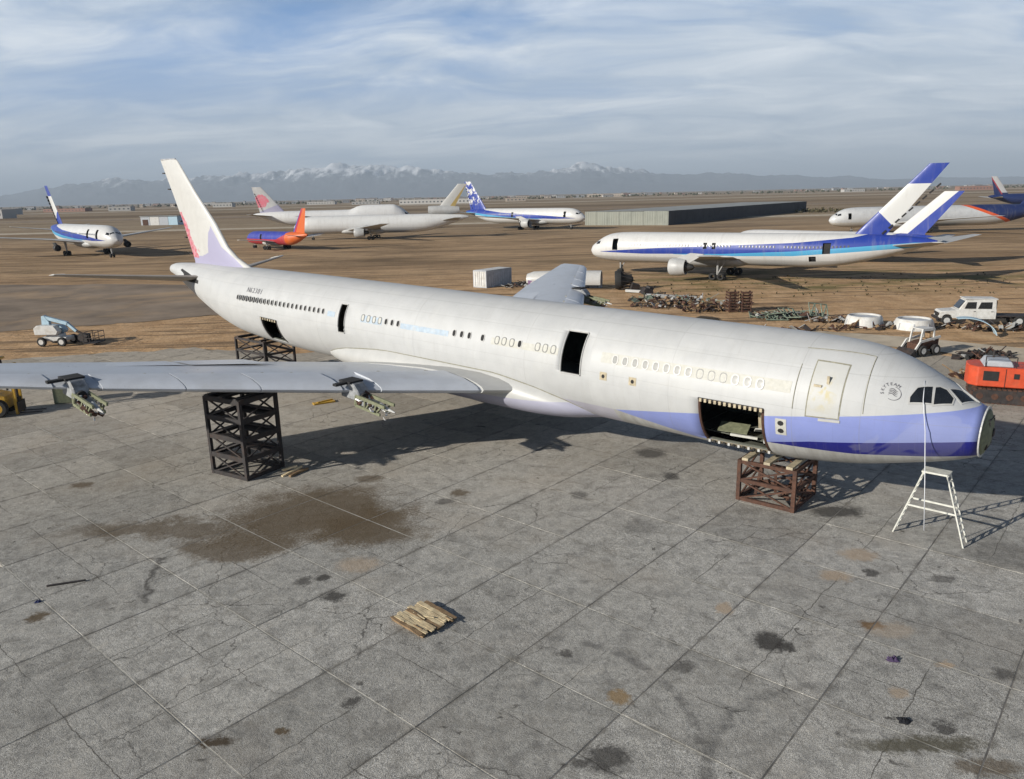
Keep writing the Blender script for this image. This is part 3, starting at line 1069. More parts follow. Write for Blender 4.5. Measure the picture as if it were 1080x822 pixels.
# cabin windows: one mesh reused along the straight part of the body
def window_proto(rx, rz, ring, m1, m2, z=0.93):
    th0 = math.degrees(math.acos(z / 2.82))
    st = lambda dx, dz: (dx, th0 - math.degrees(dz / 2.82))
    fr_, pn_ = [], []
    for i in range(14):
        a = 2 * math.pi * i / 14
        ca, sa = math.cos(a), math.sin(a)
        ca, sa = math.copysign(abs(ca) ** .75, ca), math.copysign(abs(sa) ** .75, sa)
        fr_.append(st((rx + ring) * ca, (rz + ring) * sa))
        pn_.append(st(rx * ca, rz * sa))
    return (polyring(PA, fr_, [(a * .97, th0 + (b - th0) * .97) for a, b in pn_], 0.022).mesh('window', m1), polypatch(PA, pn_, 0.014).mesh('pane', m2))


WP_DARK = window_proto(.12, .18, .035, M_WHITE, M_DARK)
WP_GREY = window_proto(.13, .19, .05, M_WHITE, M_GREYWIN)
WP_PALE = window_proto(.13, .19, .04, M_GREYWIN, M_TAPE)
for proto, lst in ((WP_DARK, [-29.6 + .514 * i for i in range(22)] + [-12.36, -11.8, -11.25, -6.45, -5.86, -5.27, -4.26, -1.6]),
                   (WP_GREY, [4.34 + .549 * i for i in range(8)] + [4.34 + .549 * i for i in (11, 12, 13)]),
                   (WP_PALE, [4.34 + .549 * i for i in (8, 9, 10)] + [-.4, .1, .62, -2.7, -2.15, -3.2, -14.6, -14.05, -13.5, -12.95])):
    for x in lst:
        w = obj('window', proto[0], jet, (x, 0, A_Z))
        obj('pane', proto[1], w)
patch(PA, 3.55, 12.75, 65.0, 75.2, 0.008, 14, 3).build('masking_tape', M_TAPE, jet, smooth=True, angle=40, loc=AL)
patch(PA, -14.8, -12.75, 67.5, 76.5, 0.008, 4, 3).build('blue_film', M_BLUEFILM, jet, loc=AL)
patch(PA, -11.0, -6.9, 69.5, 76.0, 0.008, 6, 3).build('blue_film', M_BLUEFILM, jet, loc=AL)
patch(PA, -3.6, .95, 68.5, 76.0, 0.008, 6, 3).build('masking_tape', M_TAPE, jet, loc=AL)
patch(PA, -18.3, -17.5, 69.0, 76.0, 0.008, 3, 3).build('blue_film', M_BLUEFILM, jet, loc=AL)

# static-port plates and drilled holes
pl = patch(PA, 12.27, 12.72, 98.5, 114.5, 0.012, 3, 6).build('port_plate', M_TAPE, jet, loc=AL)
for t in (102.6, 110.2):
    poly = [(12.49 + .13 * math.cos(a), t + 2.4 * math.sin(a)) for a in [k * math.pi / 4 for k in range(8)]]
    polypatch(PA, poly, 0.022).build('port_hole', M_DARK, pl)
for x in (3.78, 5.42):
    pl = patch(PA, x - .2, x + .2, 84.5, 92.5, 0.010, 3, 4).build('drain_plate', M_BEIGE, jet, loc=AL)
    polypatch(PA, [(x + .09 * math.cos(a), 88.6 + 2.0 * math.sin(a)) for a in [k * math.pi / 4 for k in range(8)]], 0.018).build('drain_hole', M_DARK, pl)

# door openings: edge frames; cargo opening: ribbed sill, hinge row, contents of the hold
for xa, xb, ta, tb in OPEN[:2]:
    mb = MB()
    P4 = [surf(PA, xa, t, .012) for t in [ta + (tb - ta) * k / 8 for k in range(9)]]
    mb.path(P4, .035, 5)
    P4 = [surf(PA, xb, t, .012) for t in [ta + (tb - ta) * k / 8 for k in range(9)]]
    mb.path(P4, .035, 5)
    mb.bar(surf(PA, xa, tb, .01), surf(PA, xb, tb, .01), .12, .05)
    mb.bar(surf(PA, xa, ta, .01), surf(PA, xb, ta, .01), .05, .05)
    mb.build('door_frame', M_WHITE, jet, loc=AL)
for idx, (xa, xb, ta, tb) in enumerate(OPEN[2:]):
    n = 13 if idx == 0 else 7
    fr_ = MB()
    fr_.bar(surf(PA, xa - .05, ta, .03), surf(PA, xb + .02, ta, .03), .06, .10)
    hinge = fr_.build('hinge_rail', M_BLACKSTEEL, jet, loc=AL)
    for k in range(n):
        x = xa + .1 + (xb - xa - .15) * k / (n - 1)
        mb = MB()
        p = surf(PA, x, ta + .6, .06)
        mb.box(p, (.11, .12, .15))
        mb.build('hinge_lug', M_BEIGE, hinge)
    sill = MB()
    nn = 16
    for r, t in enumerate((tb - 1, tb + 3.2, tb + 7.2)):
        sill.v += [tuple(surf(PA, xa - .05 + (xb - xa + .1) * k / nn, t, 0.03)) for k in range(nn + 1)]
    sill.f = [(r * (nn + 1) + k, r * (nn + 1) + k + 1, (r + 1) * (nn + 1) + k + 1, (r + 1) * (nn + 1) + k) for r in range(2) for k in range(nn)]
    sill.mi = [0] * len(sill.f)
    if idx == 0:
        so_ = sill.build('door_sill', M_BEIGE, jet, loc=AL)
        for k in range(n):
            x = xa + .08 + (xb - xa - .1) * k / (n - 1)
            mb = MB()
            mb.box(surf(PA, x, tb + 2.5, .05), (.10, .12, .12))
            mb.build('latch_fitting', M_DARK if k % 2 else M_WHITE, so_)
    for x in (xa, xb):
        jam = MB()
        jam.path([surf(PA, x, ta + (tb - ta) * k / 8, -.02) for k in range(9)], .07, 5)
        jam.build('door_jamb', M_RUST if idx == 0 else M_BLACKSTEEL, jet, loc=AL)
    hold = MB()
    hold.box(((xa + xb) / 2, .3, -1.95), (xb - xa + 3.0, 3.4, .05))
    for k in range(6):
        hold.bar((xa - .8 + k * .8, -1.4, -1.9), (xa - .8 + k * .8, 1.8, -1.9), .06, .06)
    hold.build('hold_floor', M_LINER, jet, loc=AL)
    if idx == 0:
        for (x, y, z, dx, dy, dz, rx, rz, m_) in ((9.9, -1.35, -1.62, 1.3, .7, .05, .35, .2, M_PRIMER), (11.2, -1.25, -1.5, .7, .5, .06, -.5, .5, M_TAPE), (11.0, -.6, -1.3, .6, .05, .9, .3, .1, M_BEIGE), (10.5, -1.6, -1.84, 1.2, .12, .1, 0, .15, M_TAPE), (11.55, -1.75, -1.6, .16, .12, .6, .1, 0, M_WHITE)):
            mb = MB()
            mb.box((0, 0, 0), (dx, dy, dz))
            mb.build('loose_panel', m_, jet, loc=(x, y, z + A_Z), rot=(rx, 0, rz))

# round tail emblem near the flight deck: ring of letters round a striped disc
M_LOGO = mat('emblem_grey', (0.16, 0.16, 0.18), 0.5, var=0.1)
lx, lt = 16.37, 59.3


def on_skin(u, v, off=.012):
    """tangent coordinates round the emblem centre (metres) -> skin"""
    return surf(PA, lx + u, lt - math.degrees(v / 2.18), off)


mb = MB()
mb.path([on_skin(.27 * math.cos(a), .27 * math.sin(a)) for a in [rad(-115 + 200 * k / 18) for k in range(19)]], .011, 5)
emb = mb.build('emblem', M_LOGO, jet, loc=AL)
for q in range(4):
    mb = MB()
    mb.path([on_skin(-.15 + .3 * t, .10 - .065 * q + .05 * math.sin(t * 5) + .06 * t) for t in [k / 8 for k in range(9)]], [.005 + .013 * math.sin(math.pi * k / 8) for k in range(9)], 5)
    mb.build('emblem_stroke', M_LOGO, emb)


def letter_mesh(ch, size, m_):
    cu = bpy.data.curves.new('letter', 'FONT')
    cu.body = ch
    cu.size = size
    cu.align_x = 'CENTER'
    cu.align_y = 'CENTER'
    cu.extrude = .006
    to = bpy.data.objects.new('letter_tmp', cu)
    COL.objects.link(to)
    bpy.context.view_layer.update()
    me = bpy.data.meshes.new_from_object(to.evaluated_get(bpy.context.evaluated_depsgraph_get()))
    bpy.data.objects.remove(to)
    me.materials.clear()
    me.materials.append(m_)
    return me


def put_letter(me, P, x, th, roll, parent, name='letter', off=.012, mirror=False):
    p = surf(P, x, th, off)
    tx = (surf(P, x + .05, th, off) - surf(P, x - .05, th, off)).normalized()
    up = (surf(P, x, th - 1.5, off) - surf(P, x, th + 1.5, off)).normalized()
    nz = tx.cross(up).normalized()
    up = nz.cross(tx)
    R = Matrix((tx, up, nz)).transposed() @ Matrix.Rotation(roll, 3, 'Z')
    o = obj(name, me, parent)
    o.matrix_local = Matrix.Translation(p) @ R.to_4x4()
    return o


for k, ch_ in enumerate('SKYTEAM'):
    a = rad(196 - 21 * k)
    put_letter(letter_mesh(ch_, .17, M_LOGO), PA, lx + .36 * math.cos(a), lt - math.degrees(.36 * math.sin(a) / 2.18), a - math.pi / 2, emb)
reg = obj('registration', None, jet, AL)
for k, ch_ in enumerate('N62301'):
    put_letter(letter_mesh(ch_, .55, M_LOGO), PA, -28.6 + .36 * k, 58.5, 0, reg, 'registration_letter')

# belly fairing
FP = pchip([(-21.0, -1.6, -2.5, .6), (-19.5, -1.2, -2.75, 1.9), (-16.5, -.55, -3.1, 2.75), (-12, -.12, -3.35, 3.1), (-4, -.12, -3.35, 3.12), (-1.5, -.5, -3.28, 3.0), (.6, -1.05, -3.1, 2.6), (2.4, -1.7, -2.8, 1.6), (3.0, -2.1, -2.75, .8)])


def fairing_paint():
    mt, nt, b = new_mat('fairing_paint')
    co = nt.coord('Object')
    x, y, z = nt.sep(co)
    n = nt.noise(co, 1.3, 5, .6)
    c = nt.mix(nt.rng(n, .3, .7), (0.47, 0.475, 0.465), (0.53, 0.53, 0.515))
    c = nt.mix(nt.lt(z, nt.pw(x, [(-12, -2.6), (2.5, -1.75)])), c, nt.mix(n, (0.36, 0.36, 0.46), (0.43, 0.43, 0.52)))
    nt.put(b.inputs['Base Color'], c)
    b.inputs['Roughness'].default_value = .42
    return mt


mb, _, _ = loft(FP, [-21 + .6 * i for i in range(41)], [6 * i for i in range(60)])
M_FAIR = fairing_paint()
mb.build('belly_fairing', M_FAIR, jet, smooth=True, loc=AL)
mb = MB()
edge_pts = []
for i in range(40):
    x = -19 + .55 * i
    tt, bb_, w_ = FP(x)
    zc, hh = (tt + bb_) / 2, (tt - bb_) / 2
    best = None
    for t in range(20, 130):
        p = surf(FP, x, t)
        q = math.hypot(p.y, p.z) - 2.82
        if best is None or abs(q) < best[0]:
            best = (abs(q), p)
    if best[0] < .12:
        edge_pts.append(best[1] + Vector((0, -.012, .012)))
mb.path(edge_pts, .03, 5)
mb.build('fairing_seam', M_SEAL, jet, loc=AL)

# fin
FS = [(-30.9, 0, 2.45, 10.0, .035), (-31.87, 0, 2.8, 9.0, .04), (-33.7, 0, 3.45, 7.45, .045), (-34.96, 0, 4.22, 6.5, .05), (-36.64, 0, 6.1, 5.62, .05), (-39.44, 0, 8.59, 4.15, .05), (-41.9, 0, 11.1, 3.1, .05), (-42.15, 0, 11.25, 2.9, .03)]
fin = wing_mesh(FS, True).build('fin', M_FIN, jet, smooth=True, angle=50, loc=AL)
mb = MB()
mb.bar((-42.3, -.02, 11.3), (-44.9, -.02, 11.3), .12, .09)
mb.build('fin_tip_cap', M_ALU, fin)
mb = MB()
for k in range(6):
    z0 = 3.4 + k * 1.35
    x0 = -41.1 - (z0 - 3.0) * .49
    mb.box((x0 - .1, 0, z0), (.35, .16, .10))
mb.build('rudder_hinge', M_BLACKSTEEL, fin)

# tailplanes and dark patches painting the shade of their root cut-outs
for sg in (-1, 1):
    SS = [(-37.4, sg * .7, 1.68, 5.1, .05, False, .14), (-38.0, sg * 1.6, 1.74, 4.7, .05, False, .14), (-43.0, sg * 10.0, 2.34, 1.9, .045, False, .14), (-43.4, sg * 10.35, 2.36, 1.3, .03, False, .14)]
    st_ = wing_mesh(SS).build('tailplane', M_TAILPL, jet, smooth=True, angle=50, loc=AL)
    tp = [(-43.02, sg * 9.7, 2.32, 1.95, .055, False, .14), (-43.45, sg * 10.4, 2.37, 1.35, .04, False, .14)]
    wing_mesh(tp).build('tailplane_tip', M_WHITE, st_)
    poly = [(-41.9, 62), (-41.7, 55), (-40.0, 62), (-37.6, 70), (-37.6, 78), (-39.6, 88), (-41.0, 97), (-41.6, 92)]
    polypatch(PA, [(x, -sg * t) for x, t in poly], 0.012, depth=.05).build('cutout_shade', M_DARK, jet, loc=AL)

# wings
WS = [(-.9, 1.4, -1.78, 12.4, .048), (-1.9, 2.8, -1.6, 11.8, .048), (-6.45, 9.4, -1.0, 9.0, .056), (-13.3, 19.3, -.02, 6.3, .058), (-19.6, 28.4, 1.12, 3.1, .05), (-20.2, 29.0, 1.2, 2.5, .03)]
TW = -.035


def slat_mesh(secs, ya, yb, sg):
    mb = MB()
    idx = [3, 4, 5, 6, 7, 8, 9, 10, 11]
    for q in range(5):
        y = ya + (yb - ya) * q / 4
        x, yy, z, c, t = at_span(secs, y)
        grow = 0.055
        cz = z
        for i in idx:
            a, b_ = AF[i]
            a2 = min(a, .235 if i <= 3 else a)
            if i == 3:
                b_ = .955
            vx, vz = -a2 * c, b_ * t * c
            dvec = Vector((.14 * c - a2 * c + 0, 0, vz))
            nrm = Vector((.05 * c * (1 if a2 < .05 else .1), 0, vz)).normalized()
            mb.v.append((x + vx + nrm.x * grow, sg * y, z + vz + nrm.z * grow + a2 * c * .035))
    m = len(idx)
    for q in range(4):
        for i in range(m - 1):
            mb.f.append((q * m + i, q * m + i + 1, (q + 1) * m + i + 1, (q + 1) * m + i))
        mb.f.append((q * m + m - 1, q * m, (q + 1) * m, (q + 1) * m + m - 1))
    mb.f += [tuple(range(m)), tuple(range(4 * m, 5 * m))[::-1]]
    mb.mi = [0] * len(mb.f)
    return mb


for sg in (-1, 1):
    secs = [(a, sg * b, c, d_, e, False, tw_) for (a, b, c, d_, e), tw_ in zip(WS, (.02, .015, -.02, -.05, -.05, -.05))]
    wg = wing_mesh(secs).build('wing', M_WING, jet, smooth=True, angle=40, loc=AL)
    rs_ = [(a + .14, sg * b, c + .02, d_ + .1, e * 1.13, False, .012) for a, b, c, d_, e in (WS[0], WS[1], at_span(WS, 4.25))]
    wing_mesh(rs_).build('wing_root_fairing', M_FAIR, wg, smooth=True, angle=40)
    for ya, yb in ((4.4, 8.55), (10.15, 13.3), (13.36, 16.1), (16.16, 19.1), (20.8, 22.9), (22.96, 25.7), (25.76, 28.2)):
        slat_mesh([(a, b, c, d_, e) for a, b, c, d_, e in WS], ya, yb, sg).build('slat', M_SLAT, wg, smooth=True, angle=35)
    for yq in (5.2, 7.4, 11.2, 12.4, 14.4, 15.4, 17.0, 21.2, 24.0):
        x, yy, z, c, t = at_span(WS, yq)
        mb = MB()
        mb.box((x - .24 * c, sg * yq, z + t * c * .97 + .01 * c), (.22, .12, .05))
        mb.build('slat_track_cover', M_SEAL, wg)
    # spoilers / aileron edge strips near the trailing edge
    for ya, yb in ((10.5, 14.0), (14.2, 18.0), (18.3, 23.5), (23.7, 27.2)):
        mb = MB()
        vs = []
        for y in (ya, yb):
            x, yy, z, c, t = at_span(WS, y)
            for a, b_ in ((.66, .61), (.84, .34), (.97, .10)):
                vs.append((x - a * c, sg * y, z + b_ * t * c + .025 + a * c * .035))
        mb.quads(vs, [(0, 1, 4, 3), (1, 2, 5, 4)])
        mb.build('trailing_panel', M_SLAT, wg)
    for yq in (9.5, 19.95):
        x, yy, z, c, t = at_span(WS, yq)
        Y = sg * yq
        mb = MB()
        mb.prism([(x - 1.0, z + .44), (x + .05, z + .38), (x + .40, z + .05), (x + .52, z - .30), (x + .25, z - .48), (x - .2, z - .45), (x - 1.0, z - .4)], Y - .34, Y + .34)
        py_ = mb.build('pylon', M_PYLON, jet, smooth=False, loc=AL, bevel=.05)
        mb = MB()
        mb.box((x - .55, Y, z + .42), (.9, .85, .10))
        mb.box((x - .45, Y - sg * -.75, z + .40), (.28, .7, .12))
        mb.build('gap_shade_plate', M_DARK, py_)  # dark plates stand in for the shade of the gap above the pylon
        mb = MB()
        A_, B_ = Vector((x + .2, Y, z - .2)), Vector((x + 2.4, Y, z - .42))
        C_, D_ = Vector((x + .1, Y, z - .70)), Vector((x + 2.0, Y, z - .86))
        for dy_ in (-.3, .3):
            off = Vector((0, dy_, 0))
            mb.bar(A_ + off, B_ + off, .09, .16)
            mb.bar(C_ + off, D_ + off, .09, .14)
            mb.bar(A_ + off, C_ + off, .09, .12)
            for k in range(5):
                u = A_.lerp(B_, (k + .5) / 5) + off
                v = C_.lerp(D_, (k + (.9 if k % 2 else .1)) / 5) + off
                mb.bar(u, v, .06, .08)
        tr = mb.build('pylon_truss', M_PRIMER, py_)
        mb = MB()
        mb.prism([(x + .0, z - .25), (x + 1.5, z - .42), (x + 1.2, z - .72), (x + .1, z - .66)], Y - .22, Y + .22)
        mb.build('pylon_box', M_PYLON, py_)
        mb = MB()
        for k in range(16):
            p = A_.lerp(D_, random.random()) + Vector((random.uniform(-.25, .25), random.uniform(-.32, .32), random.uniform(-.2, .15)))
            q = p + Vector((random.uniform(-.2, .6), random.uniform(-.2, .2), random.uniform(-.12, .12)))
            mb.path([p, p.lerp(q, .5) + Vector((0, 0, -.08)), q], random.uniform(.025, .06), 6)
        props(mb.build('pipework', M_ALU, tr), kind='stuff')
        mb = MB()
        for k in range(12):
            p = A_.lerp(D_, random.random()) + Vector((random.uniform(-.3, .2), random.uniform(-.28, .28), random.uniform(-.2, .12)))
            mb.box(p, (random.uniform(.12, .35), random.uniform(.1, .25), random.uniform(.1, .3)), Euler((random.random(), random.random(), random.random())).to_matrix())
        props(mb.build('actuator_blocks', M_RUST, tr), kind='stuff')
        mb = MB()
        mb.tube((x + 1.8, Y - .1, z - .45), (x + 2.9, Y - .1, z - .62), .15, .03, 12)
        mb.build('mount_cone', M_WHITE, py_)
        mb = MB()
        mb.lathe([(0, .02), (0, .2), (.12, .22), (.12, .02)], (x + .44, Y + (-.05), z - .22), (1, 0, -.35), 16)
        mb.build('duct_opening', M_DARK, py_)


# ------------------------------------------------------------------ steel stands
def lattice(name, label, loc, rz, w, dpt, h, levels, m_, post=.16, plates=False, group=None, top=True, xbrace=True):
    t = empty(name, loc, rz, label, 'support stand', group)
    cs = [(-w / 2, -dpt / 2), (w / 2, -dpt / 2), (w / 2, dpt / 2), (-w / 2, dpt / 2)]
    for x, y in cs:
        mb = MB()
        mb.box((x, y, h / 2), (post, post, h))
        mb.build('post', m_, t)
    for k in range(levels + 1):
        z = .08 + (h - .16) * k / levels
        for i in range(4):
            a, b = cs[i], cs[(i + 1) % 4]
            mb = MB()
            mb.bar((a[0], a[1], z), (b[0], b[1], z), post * .8, post * .95 * (1.6 if plates else 1))
            mb.build('beam', m_, t)
        if plates and 0 < k:
            for q in (-.33, .33):
                mb = MB()
                mb.box((0, q * dpt, z - .05), (w - .1, dpt * .3, .06))
                mb.build('deck_plate', m_, t)
    if xbrace:
        for k in range(levels):
            z0 = .08 + (h - .16) * k / levels
            z1 = .08 + (h - .16) * (k + 1) / levels
            for i in range(4):
                a, b = cs[i], cs[(i + 1) % 4]
                mb = MB()
                mb.bar((a[0], a[1], z0), (b[0], b[1], z1), .07, .07)
                mb.build('brace', m_, t)
                mb = MB()
                mb.bar((a[0], a[1] + .004, z1), (b[0], b[1] + .004, z0), .07, .07)
                mb.build('brace', m_, t)
    if top:
        for q in (-.4, 0, .4):
            mb = MB()
            mb.box((q * w, 0, h + .06), (.28, dpt + .15, .12))
            mb.build('top_timber', M_BEIGE if m_ is M_RUST else m_, t)
    return t


p = L2W(11.45, 0)
nose_st = lattice('nose_stand', 'rusty brown steel stand under the forward cargo opening of the airliner', (p.x, p.y, 0), A_HD + .02, 2.5, 2.6, 1.93, 2, M_RUST, .17)
for i in range(9):
    mb = MB()
    a = Vector((random.uniform(-1.0, 1.0), random.uniform(-1.1, 1.1), random.uniform(.15, .5)))
    mb.bar(a, a + Vector((random.uniform(-.9, .9), random.uniform(-.6, .6), random.uniform(.1, .9))), .12, .08)
    mb.build('loose_brace', M_RUST, nose_st)
p = L2W(-11.5, -13.2)
tw = lattice('wing_tower', 'tall black steel lattice tower holding up the near wing of the airliner', (p.x, p.y, 0), A_HD + rad(10), 2.55, 2.3, 4.15, 4, M_BLACKSTEEL, .17, plates=True)
p = L2W(-31.0, 0)
lattice('tail_stand', 'dark steel stand under the airliner tail', (p.x, p.y, 0), A_HD, 4.2, 2.6, 3.05, 3, M_BLACKSTEEL, .17)
# ------------------------------------------------------------------ other aircraft on the lot
def livery(name, fn):
    mt, nt, b = new_mat(name)
    co = nt.coord('Object')
    x, y, z = nt.sep(co)
    n = nt.noise(co, 0.8, 6, 0.6)
    c = fn(nt, x, y, z, n, co)
    st = nt.noise(nt.vm('MULTIPLY', co, (2.0, 0.25, 0.25)), 0.8, 5, 0.65)
    c = nt.mix(nt.mul(nt.rng(st, 0.52, 0.8), 0.35), c, (0.38, 0.36, 0.33))
    nt.put(b.inputs['Base Color'], c)
    nt.put(b.inputs['Roughness'], nt.rng(n, .3, .7, .32, .5))
    return mt


W_A = (0.64, 0.64, 0.63)
BLUE, CYAN = (0.022, 0.05, 0.30), (0.07, 0.33, 0.56)


def ana_fus(L, R):
    def fn(nt, x, y, z, n, co):
        u = nt.mul(x, -1.0 / L)
        q = nt.mul(z, 1.0 / R)
        c = nt.mix(nt.rng(n, .3, .7), tuple(v * .95 for v in W_A), W_A)
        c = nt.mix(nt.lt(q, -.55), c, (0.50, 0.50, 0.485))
        top = nt.pw(u, [(.05, -.27), (.12, -.15), (.25, .04), (.45, .25), (.65, .47), (.80, .80), (.88, 1.2)])
        midl = nt.pw(u, [(.05, -.29), (.2, -.36), (.45, -.26), (.65, -.02), (.85, .36), (.95, .55)])
        low = nt.pw(u, [(.30, -.34), (.45, -.40), (.65, -.30), (.85, .08), (1.0, .38)])
        f0 = nt.gt(u, .05)
        c = nt.mix(nt.mul(nt.gt(u, .30), nt.mul(nt.lt(q, top), nt.gt(q, low))), c, CYAN)
        c = nt.mix(nt.mul(f0, nt.mul(nt.lt(q, top), nt.gt(q, midl))), c, BLUE)
        return c
    return fn


def ana_fin(x0, z0, z1):
    """blue below a slanted line, white panel, blue tip with pale marks"""
    def fn(nt, x, y, z, n, co):
        v = nt.rng(z, z0, z1)
        c = nt.mix(0.0, (0.62, 0.63, 0.62), W_A)
        slant = nt.add(nt.mul(nt.sub(x, x0), .11), .36)
        c = nt.mix(nt.lt(v, slant), c, BLUE)
        c = nt.mix(nt.gt(v, .80), c, BLUE)
        return c
    return fn


M_TYRE = M_BLACK
M_GEAR = mat('gear_grey', (0.34, 0.34, 0.33), 0.5, var=0.2, scale=4)
M_FAN = mat('engine_core', (0.05, 0.05, 0.05), 0.6, metal=0.4, var=0.4)
M_WPALE = mat('pale_wing', (0.46, 0.465, 0.46), 0.45, var=0.1, scale=0.7, dirt=(0.35, 0.33, 0.3), dirt_amt=0.4)
M_SMALLWIN = mat('small_windows', (0.08, 0.09, 0.11), 0.3, var=0.2)


def airliner(label, loc, hd, L, R, fmat, finmat, axis_z, wing, fin, stab, engines=(), gear=True, doors=(), mats=None, nose=1.0, hump=None, tail_len=.32,
             name='airliner', windows=True, rudder=True, tail_engine=None, group=None, win_side=(1, -1), wmat=None, rx=0.0):
    """nose at x = 0 pointing +x; doors: (x from nose, width, theta lo, theta hi)"""
    t = empty(name, loc, 0, label, 'airplane', group, rot=(rx, 0, hd))
    al = (0, 0, axis_z)
    wmat = wmat or M_WPALE
    T = [(0, -.22, -.30, .04), (-.10, .0, -.48, .24), (-.32, .20, -.66, .45), (-.7, .46, -.80, .66), (-1.1, .70, -.88, .79), (-1.7, .90, -.95, .91), (-2.5, .98, -.99, .98), (-3.4, 1, -1, 1)]
    T = [(a * R * nose, b * R, c * R, d_ * R) for a, b, c, d_ in T]
    if hump:
        T = [(a, b + hump * (0 if -a < .5 * R else min(1, (-a - .5 * R) / (2 * R))), c, d_) for a, b, c, d_ in T]
        T += [(-L * .27, R + hump, -R, R), (-L * .33, R + hump * .85, -R, R), (-L * .40, R, -R, R)]
    xt = -L * (1 - tail_len)
    T += [(xt, R, -R, R), (xt - L * tail_len * .25, R, -R * .88, R * .96), (xt - L * tail_len * .5, R * .97, -R * .52, R * .78), (xt - L * tail_len * .75, R * .9, -R * .02, R * .5),
          (xt - L * tail_len * .95, R * .76, R * .38, R * .22), (-L, R * .66, R * .46, R * .10)]
    T.sort()
    P = pchip(T)
    xs_ = [-L * i / 46 for i in range(47)] + [-R * nose * .2 * i for i in range(18)]
    ths_ = [10 * i for i in range(36)]
    ops = []
    for dx_, w_, a, b in doors:
        ops.append((-dx_ - w_ / 2, -dx_ + w_ / 2, a % 360, b % 360))
        xs_ += list(ops[-1][:2])
        ths_ += [a, b]
    mb, _, _ = loft(P, xs_, ths_, ops)
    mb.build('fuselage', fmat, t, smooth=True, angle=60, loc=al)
    if ops:   # dark inner shell, cabin shade put into its colour
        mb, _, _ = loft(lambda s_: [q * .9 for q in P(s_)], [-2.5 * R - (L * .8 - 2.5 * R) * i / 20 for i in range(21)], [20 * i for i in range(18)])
        mb.build('cabin_shade_liner', M_DARK, t, loc=al)
    # flight deck
    for sg in (1, -1):
        for w in ([(-.62, 52), (-.95, 62), (-.98, 45), (-.72, 36)], [(-.50, 8), (-.56, 44), (-.70, 32), (-.66, 6)]):
            polypatch(P, [(a * R * nose, sg * b) for a, b in w], .03, depth=.06).build('cockpit_window', M_GLASS, t, loc=al)
    if windows:
        mb = MB()
        for sg in win_side:
            k = 0
            x = -2.6 * R
            while x > -L * .80:
                if k % 13 not in (11, 12):
                    polypatch(P, [(x - .12, sg * 73), (x + .12, sg * 73), (x + .12, sg * 81), (x - .12, sg * 81)], .015, mb, depth=.03)
                x -= .52
                k += 1
        props(mb.build('window_row', M_SMALLWIN, t, loc=al), kind='stuff')
    # wing: (x root LE, root chord, span half, sweep, tip chord, z root, dihedral)
    xr, cr_, hs, sw, ct_, zr, dih = wing
    for sg in (-1, 1):
        secs = [(xr + R * .3 * sw, sg * R * .4, zr - .1, cr_ * 1.1, .055), (xr, sg * R, zr, cr_, .055), (xr - sw * hs * .33, sg * hs * .36, zr + hs * .33 * dih, cr_ * .58, .05), (xr - sw * (hs - R), sg * hs, zr + (hs - R) * dih, ct_, .045)]
        wing_mesh(secs).build('wing', wmat, t, smooth=True, angle=40, loc=al)
    mb, _, _ = loft(pchip([(xr - cr_ * 1.25, -R * .6, -R * .8, R * .2), (xr - cr_ * .9, -R * .3, -R * 1.12, R * .9), (xr - cr_ * .3, -R * .15, -R * 1.18, R * 1.06), (xr + R * .3, -R * .35, -R * 1.1, R * .9), (xr + R * 1.3, -R * .6, -R * .85, R * .2)]),
                    [xr - cr_ * 1.25 + (cr_ * 1.25 + R * 1.3) * i / 16 for i in range(17)], [20 * i for i in range(18)])
    mb.build('belly_fairing', wmat, t, smooth=True, loc=al)
    # fin: (x LE base, base chord, height above axis base, tip z, x LE tip, tip chord)
    fx, fc, fz, tz, tx, tc = fin
    fs = [(fx + 2.2, 0, fz - .5, fc + 2.2, .03), (fx, 0, fz + .35, fc, .045), (tx, 0, tz, tc, .045)]
    fo = wing_mesh(fs, True).build('fin', finmat, t, smooth=True, angle=40, loc=al)
    if rudder:
        mb = MB()
        a = Vector((fx - fc * .86, 0, fz + .4))
        b = Vector((tx - tc * .8, 0, tz - 2.4))
        for k in range(9):
            p0, p1 = a.lerp(b, k / 9), a.lerp(b, k / 9 + .07)
            mb.bar(p0, p1, .40, .22)
        props(mb.build('rudder_hinge_line', M_DARK, fo), kind='stuff')
    sx, sc_, shs, ssw, stc, sz, sdih = stab
    for sg in (-1, 1):
        secs = [(sx, sg * R * .15, sz, sc_, .045), (sx - ssw * shs, sg * shs, sz + shs * sdih, stc, .04)]
        wing_mesh(secs).build('tailplane', wmat, t, smooth=True, angle=40, loc=al)
    for ex, ey, ez, er, el, m_ in engines:
        mb = MB()
        mb.lathe([(0, er * .80), (-.06 * el, er * .90), (.0, er * .86)], (ex, ey, ez), (1, 0, 0), 20)
        mb.lathe([(0.0, er * .86), (-.10 * el, er), (-.45 * el, er * 1.02), (-.72 * el, er * .88), (-.72 * el, er * .8), (-.1 * el, er * .82), (0, er * .84)], (ex, ey, ez), (1, 0, 0), 20)
        nac = mb.build('nacelle', m_, t, smooth=True, angle=40, loc=al)
        mb = MB()
        mb.lathe([(-.22 * el, .01), (-.25 * el, er * .83)], (ex, ey, ez), (1, 0, 0), 16)
        mb.lathe([(-.62 * el, er * .8), (-.7 * el, er * .5), (-1.0 * el, er * .32), (-1.1 * el, .02)], (ex, ey, ez), (1, 0, 0), 16)
        mb.build('engine_core', M_FAN, nac, smooth=True, angle=40)
        mb = MB()
        mb.prism([(ex - .2 * el, ez + er * .9), (ex - .9 * el, ez + er * 1.6), (ex - 1.5 * el, ez + er * 1.5), (ex - .9 * el, ez + er * .5), (ex - .4 * el, ez + er * .7)], ey - .2, ey + .2)
        mb.build('pylon', m_, t, loc=al)
